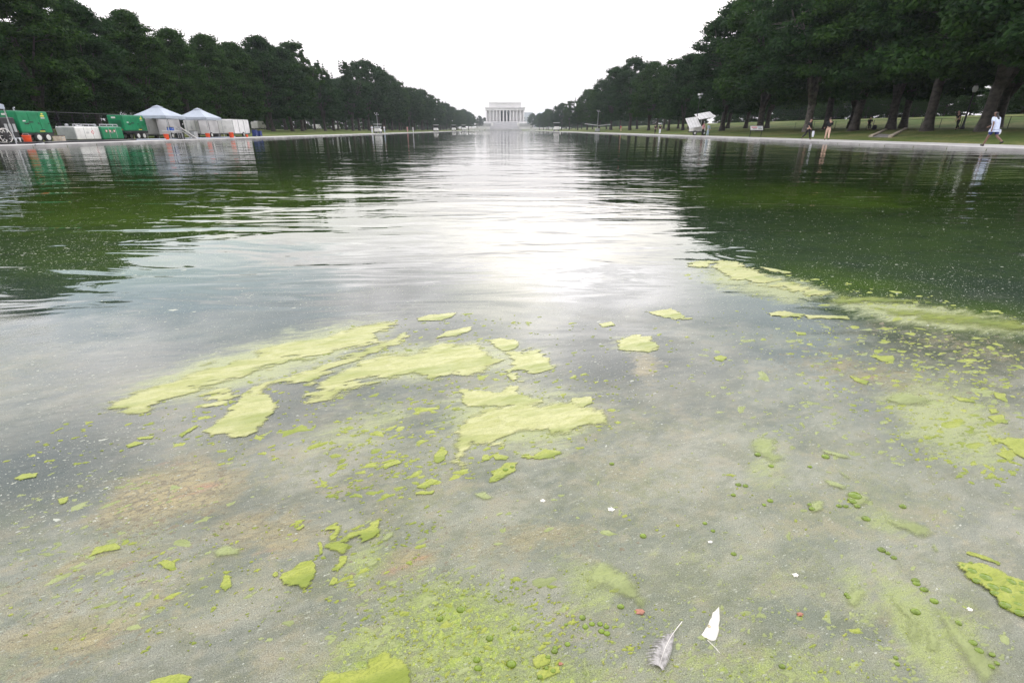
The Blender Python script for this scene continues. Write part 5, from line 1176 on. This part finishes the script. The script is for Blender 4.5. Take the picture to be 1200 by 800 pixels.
def hose(pts, r, mat, label, name='hose'):
    P = []
    for i in range(len(pts)-1):
        for q in range(6):
            f = q/6; P.append((pts[i][0]*(1-f)+pts[i+1][0]*f+.12*math.sin(i*2+f*5), pts[i][1]*(1-f)+pts[i+1][1]*f, .11+r))
    P.append((*pts[-1], .11+r)); tag(MB().tube(P, r, 8).build(name, M[mat], None, True), label, 'hose' if name == 'hose' else 'cable')
hose([(-31.2, onX(6, -31.2)), (-30.2, onX(40, -30.5)), (-31.0, onX(75, -31)), (-30.4, onX(120, -30.6)), (-31.4, onX(160, -31.2))], .06, 'black', 'thick black hose lying on the walkway in front of the green generator and tanks')
hose([(-31.6, onX(150, -31.4)), (-30.9, onX(185, -31)), (-31.5, onX(214, -31)), (-30.8, onX(250, -31)), (-31.6, onX(280, -31))], .05, 'canvas', 'pale blue hose lying on the walkway in front of the paired canopy tents')
hose([(-29.2, onX(30, -30)), (-27.6, onX(31, -28)), (-27.2, onX(31.5, -27.4))], .04, 'silver', 'pale hose running from the large orange bucket to the water')
hose([(-32.0, onX(170, -32)), (-31.2, onX(176, -31.5)), (-31.9, onX(181, -32)), (-31.3, onX(187, -31.6))], .035, 'wood', 'tan cable curling beside the smaller green generator trailer', 'cable')
def folding_table(px, X, label):
    Y = onX(px, X); root = thing('folding_table', label, 'table', (X, Y, .1))
    MB().box((0, 0, .73), (.7, 1.5, .04), bev=.01).build('tabletop', M['white_paint'], root)
    for a, b2 in ((-1, -1), (-1, 1), (1, -1), (1, 1)): MB().tube([(a*.3, b2*.65, .72), (a*.32, b2*.7, 0)], .016, 6).build('leg', M['silver'], root)
folding_table(200, -31.3, 'white folding table in front of the grey trailer under the left paired canopy')
def crate(px, X, z, c, mat, label):
    Y = onX(px, X); root = thing('crate', label, 'crate', (X, Y, z)); w, d, h = c
    MB().box((0, 0, h*.5), (w, d, h), bev=.03).build('box', M[mat], root); MB().box((0, 0, h+.015), (w+.03, d+.03, .05), bev=.012).build('lid', M['black'], root)
    MB().box((w/2+.01, 0, h*.7), (.02, .16, .05)).build('handle', M['silver'], root)
crate(200, -31.3, .85, (.35, .5, .28), 'blue', 'blue cooler box standing on the white folding table')
crate(209, -31.4, .1, (.5, .7, .5), 'black', 'black equipment crate at the foot of the sloping ramp')
crate(226, -31.6, .1, (.45, .6, .7), 'grey_paint', 'grey equipment crate between the paired canopy tents')
crate(253, -31.5, .1, (.5, .6, .42), 'black', 'black equipment crate before the trailer under the right paired canopy')
crate(66, -31.8, .1, (.5, .5, .45), 'wood', 'tan crate between the large green generator and the white tank')
# dark bin and barrels by the white trailer
def bin_(px, X, h, label):
    Y = onX(px, X); root = thing('wheeled_bin', label, 'bin', (X, Y, .1))
    MB().box((0, 0, h*.45), (.5, .55, h*.8), bev=.05).build('body', M['cloth_navy'], root); MB().box((0, 0, h*.9), (.56, .6, .06), bev=.02).build('lid', M['black'], root)
    for s_ in (-1, 1): wheel(root, (s_*.24, -.25, .1), .1, .05)
bin_(298, -32.4, .95, 'dark blue wheeled bin just right of the white box trailer')
bin_(303, -32.4, .8, 'smaller dark bin at the right end of the equipment row')
# wire fence behind the equipment
def fence(X, y0, y1, h, step, label, mat='black', mesh=True):
    root = thing('wire_fence', label, 'fence', (X, y0, 0)); n = int((y1-y0)/step)
    pm = MB().tube([(0, 0, -.2), (0, 0, h)], .03, 6).mesh('fence_post', M[mat])
    for i in range(n+1):
        y = i*step; link('fence_post', pm, root, (0, y, float(gz(X, y0+y))))
    for i in range(n):
        za, zb = float(gz(X, y0+i*step)), float(gz(X, y0+i*step+step)); mb = MB()
        mb.tube([(0, i*step, za+h-.04), (0, (i+1)*step, zb+h-.04)], .02, 5).build('top_rail', M[mat], root)
        if mesh:
            mb = MB()
            for q in range(1, 9): mb.tube([(0, i*step, za+h*q/9), (0, (i+1)*step, zb+h*q/9)], .004, 3, False)
            for q in range(1, 12): mb.tube([(0, i*step+step*q/12, za+.02), (0, i*step+step*q/12, za+h-.03)], .004, 3, False)
            mb.build('wire_mesh', M[mat], root)
fence(-37.0, 34, 62, 2.0, 2.8, 'tall dark wire fence behind the green generators on the left bank', 'black')
fence(50.0, 36, 92, 1.1, 2.8, 'low dark post fence at the foot of the rise on the right bank', 'black', False)

# ------------------------------------------------------------------ vehicles glimpsed beyond the trees on the left
def van(px, X, label, L=5.0, H=2.2, rz=0):
    Y = onX(px, X); root = thing('parked_van', label, 'van', (X, Y, float(gz(X, Y))), rz)
    prof = [(-L/2, .35), (-L/2, H*.92), (-L/2+.15, H), (L*.22, H), (L*.34, H*.66), (L/2-.1, H*.5), (L/2, H*.42), (L/2, .35)]
    w = .95; vs = [(-w, y, z) for y, z in prof]+[(w, y, z) for y, z in prof]; n = len(prof)
    fs = [tuple(range(n)), tuple(range(2*n-1, n-1, -1))]+[(k, n+k, n+(k+1) % n, (k+1) % n) for k in range(n)]
    MB().add(vs, fs).build('body', M['white_paint'], root)
    for s_ in (-1, 1):
        MB().box((s_*(w+.005), L*.16, H*.72), (.02, .9, .5), bev=.005).build('window', M['eye'], root)
        for yy in (-L*.3, L*.3): wheel(root, (s_*(w-.08), yy, .34), .34)
van(304, -70, 'white van parked beyond the trees right of the equipment')
van(395, -74, 'small white van seen between trunks on the left bank', 4.2, 1.8)
van(372, -78, 'white vehicle half hidden by trunks on the left bank', 4.6, 1.9)
# ------------------------------------------------------------------ carts, light towers, sign
def cart(px, X, label, s=1.0, roof='panel', body='white_paint', stripe=None, rz=0, w=1.3, L=2.4, H=2.0):
    X_, Y_, Z_ = place_px(px, X); root = thing('utility_cart', label, 'cart', (X_, Y_, Z_), rz); root.scale = (s, s, s)
    MB().box((0, 0, .62), (w, L, .5), bev=.08).box((0, -L*.3, .95), (w*.95, L*.3, .35), bev=.05).build('body', M[body], root)
    MB().box((0, 0, .36), (w*.9, L*.9, .1)).build('chassis', M['black'], root)
    MB().box((0, 0, H-.03), (w*1.15, L*.95, .07), bev=.03).build('roof', M[roof], root)
    for a, b2 in ((-1, -1), (1, -1), (1, 1), (-1, 1)): MB().tube([(a*w*.45, b2*L*.4, .8), (a*w*.48, b2*L*.4, H-.04)], .03, 6).build('roof_post', M['black'], root)
    MB().box((0, .1, 1.0), (w*.85, .5, .12), bev=.03).box((0, -.2, 1.25), (w*.85, .1, .45), bev=.03).build('seat', M['cloth_black'], root)
    if stripe: MB().box((0, -L/2-.02, 1.35), (w*.9, .04, .35)).box((w*.48, 0, 1.35), (.04, L*.7, .3)).build('sign_board', M[stripe], root)
    for a in (-1, 1):
        for b2 in (-1, 1): wheel(root, (a*w*.44, b2*L*.33, .26), .26)
cart(443, -31.6, 'small food cart with pale roof and sign board on the left bank', 1.05, stripe='grey_paint')
cart(511, -31.0, 'pale roofed cart farther along the left bank past the people in white', 1.4)
cart(532, -31.0, 'white cart far along the left bank, last but one before the trees end', 1.7)
cart(543.5, -31.0, 'white cart farthest along the left bank', 2.0)
cart(652, 28.5, 'dark cart with long pale roof far along the right bank', 2.2)
def light_tower(px, X, top_px, label, heads=4, base=True):
    X_, Y_, Z_ = place_px(px, X); H = htop(px, X, top_px)-Z_; root = thing('light_tower', label, 'light tower', (X_, Y_, Z_))
    if base:
        MB().box((0, 0, .75), (1.2, 1.8, .9), bev=.06).build('cabinet', M['grey_paint'], root)
        MB().box((0, 0, .28), (1.1, 2.2, .1)).build('chassis', M['black'], root)
        for s_ in (-1, 1): wheel(root, (s_*.62, 0, .3), .3)
        for a, b2 in ((-1, -1), (1, 1), (-1, 1), (1, -1)): MB().tube([(a*.5, b2*.9, .3), (a*.9, b2*1.2, .02)], .03, 6).build('outrigger', M['black'], root)
    MB().tube([(0, 0, .3), (0, 0, H*.5), (0, 0, H*.5), (0, 0, H-.2)], [.09, .08, .06, .05], 8).build('mast', M['grey_paint'], root)
    MB().tube([(-.55, 0, H-.35), (.55, 0, H-.35)], .03, 6).build('crossbar', M['black'], root)
    for i in range(heads):
        x = -.45+.3*(i % 4); h_ = MB().box((x, -.1, H-.15-.35*(i % 2)), (.26, .12, .22), rx=R(15), bev=.02).build('lamp_head', M['black'], root)
        MB().box((x, -.17, H-.16-.35*(i % 2)), (.20, .02, .16), rx=R(15)).build('lens', M['lamp_glass'], h_)
    return root
light_tower(443, -34.5, 132, 'light tower standing behind the small food cart on the left bank')
lt = light_tower(700, 30.0, 129, 'grey light tower with wide pale panels at its base on the right bank')
MB().box((-2.2, 0, 2.35), (3.8, 2.2, .08), ry=R(6)).build('panel', M['panel'], lt); MB().box((2.3, 0, 2.2), (3.8, 2.2, .08), ry=R(-5)).build('panel', M['panel'], lt)
# solar trailer
X_, Y_, Z_ = place_px(817, 30.2)
so = thing('solar_trailer', 'white solar trailer with two tilted panels and a tall mast on the right bank', 'trailer', (X_, Y_, Z_), R(8))
MB().box((0, 0, .95), (2.0, 1.5, .75), bev=.06).build('cabinet', M['white_paint'], so)
MB().box((0, 0, .5), (2.4, 1.3, .12)).tube([(1.2, 0, .5), (2.2, 0, .45)], .05, 8).build('chassis', M['black'], so)
def panel3(c, w, d, ax, ang, name):
    o = MB().box((0, 0, 0), (w, d, .06), bev=.01).build(name, M['panel'], so); o.location = c; o.rotation_euler = (R(46 if c[0] < 0 else 24), ang, 0)
    fr = MB()
    for k in range(4): fr.box((-w/2+w*(k+.5)/4, 0, .045), (.02, d*.98, .02))
    fr.build('panel_frame', M['grey_paint'], o)
panel3((-1.05, -.45, 1.85), 1.9, 2.0, 'Y', R(-8), 'solar_panel'); panel3((1.0, .1, 2.85), 2.6, 1.9, 'Y', R(-9), 'solar_panel')
for x, z in ((-.4, 2.45), (.5, 2.7)): MB().tube([(x, 0, 1.3), (x, 0, z)], .04, 8).build('strut', M['silver'], so)
for x in (-.75, .75): wheel(so, (0, 0, 0), .34, .2).matrix_local = Matrix.Translation((x, -.8, .34))@Matrix.Rotation(R(90), 4, 'Z')
Hm = htop(817, 30.2, 110)-Z_
MB().tube([(-.2, .2, 1.2), (-.2, .2, Hm*.6), (-.2, .2, Hm)], [.07, .055, .04], 8).build('mast', M['black'], so)
for dx, dz in ((-.22, 0), (.22, .05), (.0, -.4)): MB().box((-.2+dx, .1, Hm+dz-.1), (.3, .25, .26), bev=.04).build('camera_head', M['grey_paint'] if dz else M['lamp_glass'], so)
MB().tube([(-.5, .2, Hm-.05), (.15, .2, Hm-.05)], .03, 6).build('crossbar', M['black'], so)
# information sign
X_, Y_, Z_ = place_px(886.5, 30.8)
sg = thing('information_sign', 'low slanted information panel on two black legs on the right lawn edge', 'sign', (X_, Y_, Z_-.02), R(12))
for s_ in (-1, 1): MB().box((s_*.78, 0, .42), (.05, .06, .84)).build('leg', M['black'], sg)
MB().box((0, 0, 1.02), (1.75, .04, .50), rx=R(-22), bev=.01).build('panel', M['panel'], sg)
MB().box((0, .012, 1.02), (1.82, .03, .56), rx=R(-22), bev=.01).build('frame', M['black'], sg)
def decal(x, z, w, h, mat): 
    o = MB().box((0, 0, 0), (w, .006, h)).build('print', M[mat], sg); o.location = (x, -.025-.4*0+math.tan(R(-22))*-(0), 1.02); o.rotation_euler = (R(-22), 0, 0); o.location = Vector((x, 0, 1.02))+Matrix.Rotation(R(-22), 3, 'X')@Vector((0, -.026, z))
decal(-.35, .08, .75, .16, 'cloth_pink'); decal(.35, .1, .45, .12, 'cloth_sky'); decal(-.3, -.1, .6, .08, 'grey_paint'); decal(.45, -.1, .5, .1, 'grey_paint')
# lamp posts
def lamp_post(px, X, top_px, label):
    X_, Y_, Z_ = place_px(px, X); H = htop(px, X, top_px)-Z_; root = thing('lamp_post', label, 'lamp post', (X_, Y_, Z_))
    MB().lathe([(.20, 0), (.20, .15), (.12, .3), (.08, .9), (.06, H-.8), (.09, H-.72), (.05, H-.68)], 12).build('post', M['black'], root, True)
    MB().lathe([(.12, H-.68), (.20, H-.5), (.22, H-.3), (.14, H-.12)], 12).build('lantern', M['lamp_glass'], root, True)
    MB().lathe([(.18, H-.13), (.10, H-.05), (.02, H+.06)], 12).build('cap', M['black'], root, True)
lamp_post(1127, 45.5, 99, 'tall lamp post under the trees behind the striding woman')
lamp_post(530.5, -38, 141, 'small far lamp post in front of the trees on the left bank')
lamp_post(510, -38, 139, 'far lamp post above the pale roofed cart on the left bank')
# short stepped path up the right bank
pr = thing('stepped_path', 'short paved path with pale timber kerbs climbing the right lawn', 'path', (0, 0, 0))
def bankpt(px, py):
    d = ray(px, py); lo, hi = 5, 200
    for i in range(60):
        m_ = (lo+hi)/2; x, y, z = d[0]*m_, d[1]*m_, CH+d[2]*m_
        if z < float(gz(x, y)): hi = m_
        else: lo = m_
    return Vector((d[0]*m_, d[1]*m_, float(gz(d[0]*m_, d[1]*m_))))
pa = (bankpt(1020, 161.2), bankpt(1041, 151.8)); pb = (bankpt(1043, 161.5), bankpt(1061, 151.8))
def beam(a, b2, w, h, name, mat):
    d = (b2-a); L = d.length; o = MB().box((0, 0, 0), (w, L, h), bev=.02).build(name, M[mat], pr); o.location = (a+b2)/2+Vector((0, 0, h*.35)); o.rotation_euler = d.to_track_quat('Y', 'Z').to_euler()
beam(*pa, .3, .22, 'kerb', 'wood'); beam(*pb, .3, .22, 'kerb', 'wood')
for i in range(7):
    a = pa[0].lerp(pa[1], i/7); b2 = pa[0].lerp(pa[1], (i+1)/7-.01); c2 = pb[0].lerp(pb[1], (i+1)/7-.01); d2 = pb[0].lerp(pb[1], i/7)
    up = Vector((0, 0, .05+.015*(i % 2))); dn = Vector((0, 0, -.15))
    MB().add([a+up, b2+up, c2+up, d2+up, a+dn, b2+dn, c2+dn, d2+dn], [(3, 2, 1, 0), (0, 1, 5, 4), (1, 2, 6, 5), (2, 3, 7, 6), (3, 0, 4, 7)]).build('paving_slab', M['paving'], pr)

# ------------------------------------------------------------------ haze
hm = bpy.data.materials.new('haze'); hm.use_nodes = True; t = NT(hm.node_tree); t.n.remove(t.n['Principled BSDF'])
pv = t.new('ShaderNodeVolumePrincipled', {'Color': (.82, .88, .94, 1), 'Density': .00020, 'Anisotropy': .25})
t.l.new(pv.outputs[0], t.n['Material Output'].inputs['Volume'])
hb = MB().box((0, 0, 22), (2800, 2800, 50)).build('haze', hm); tag(hb, kind='stuff')
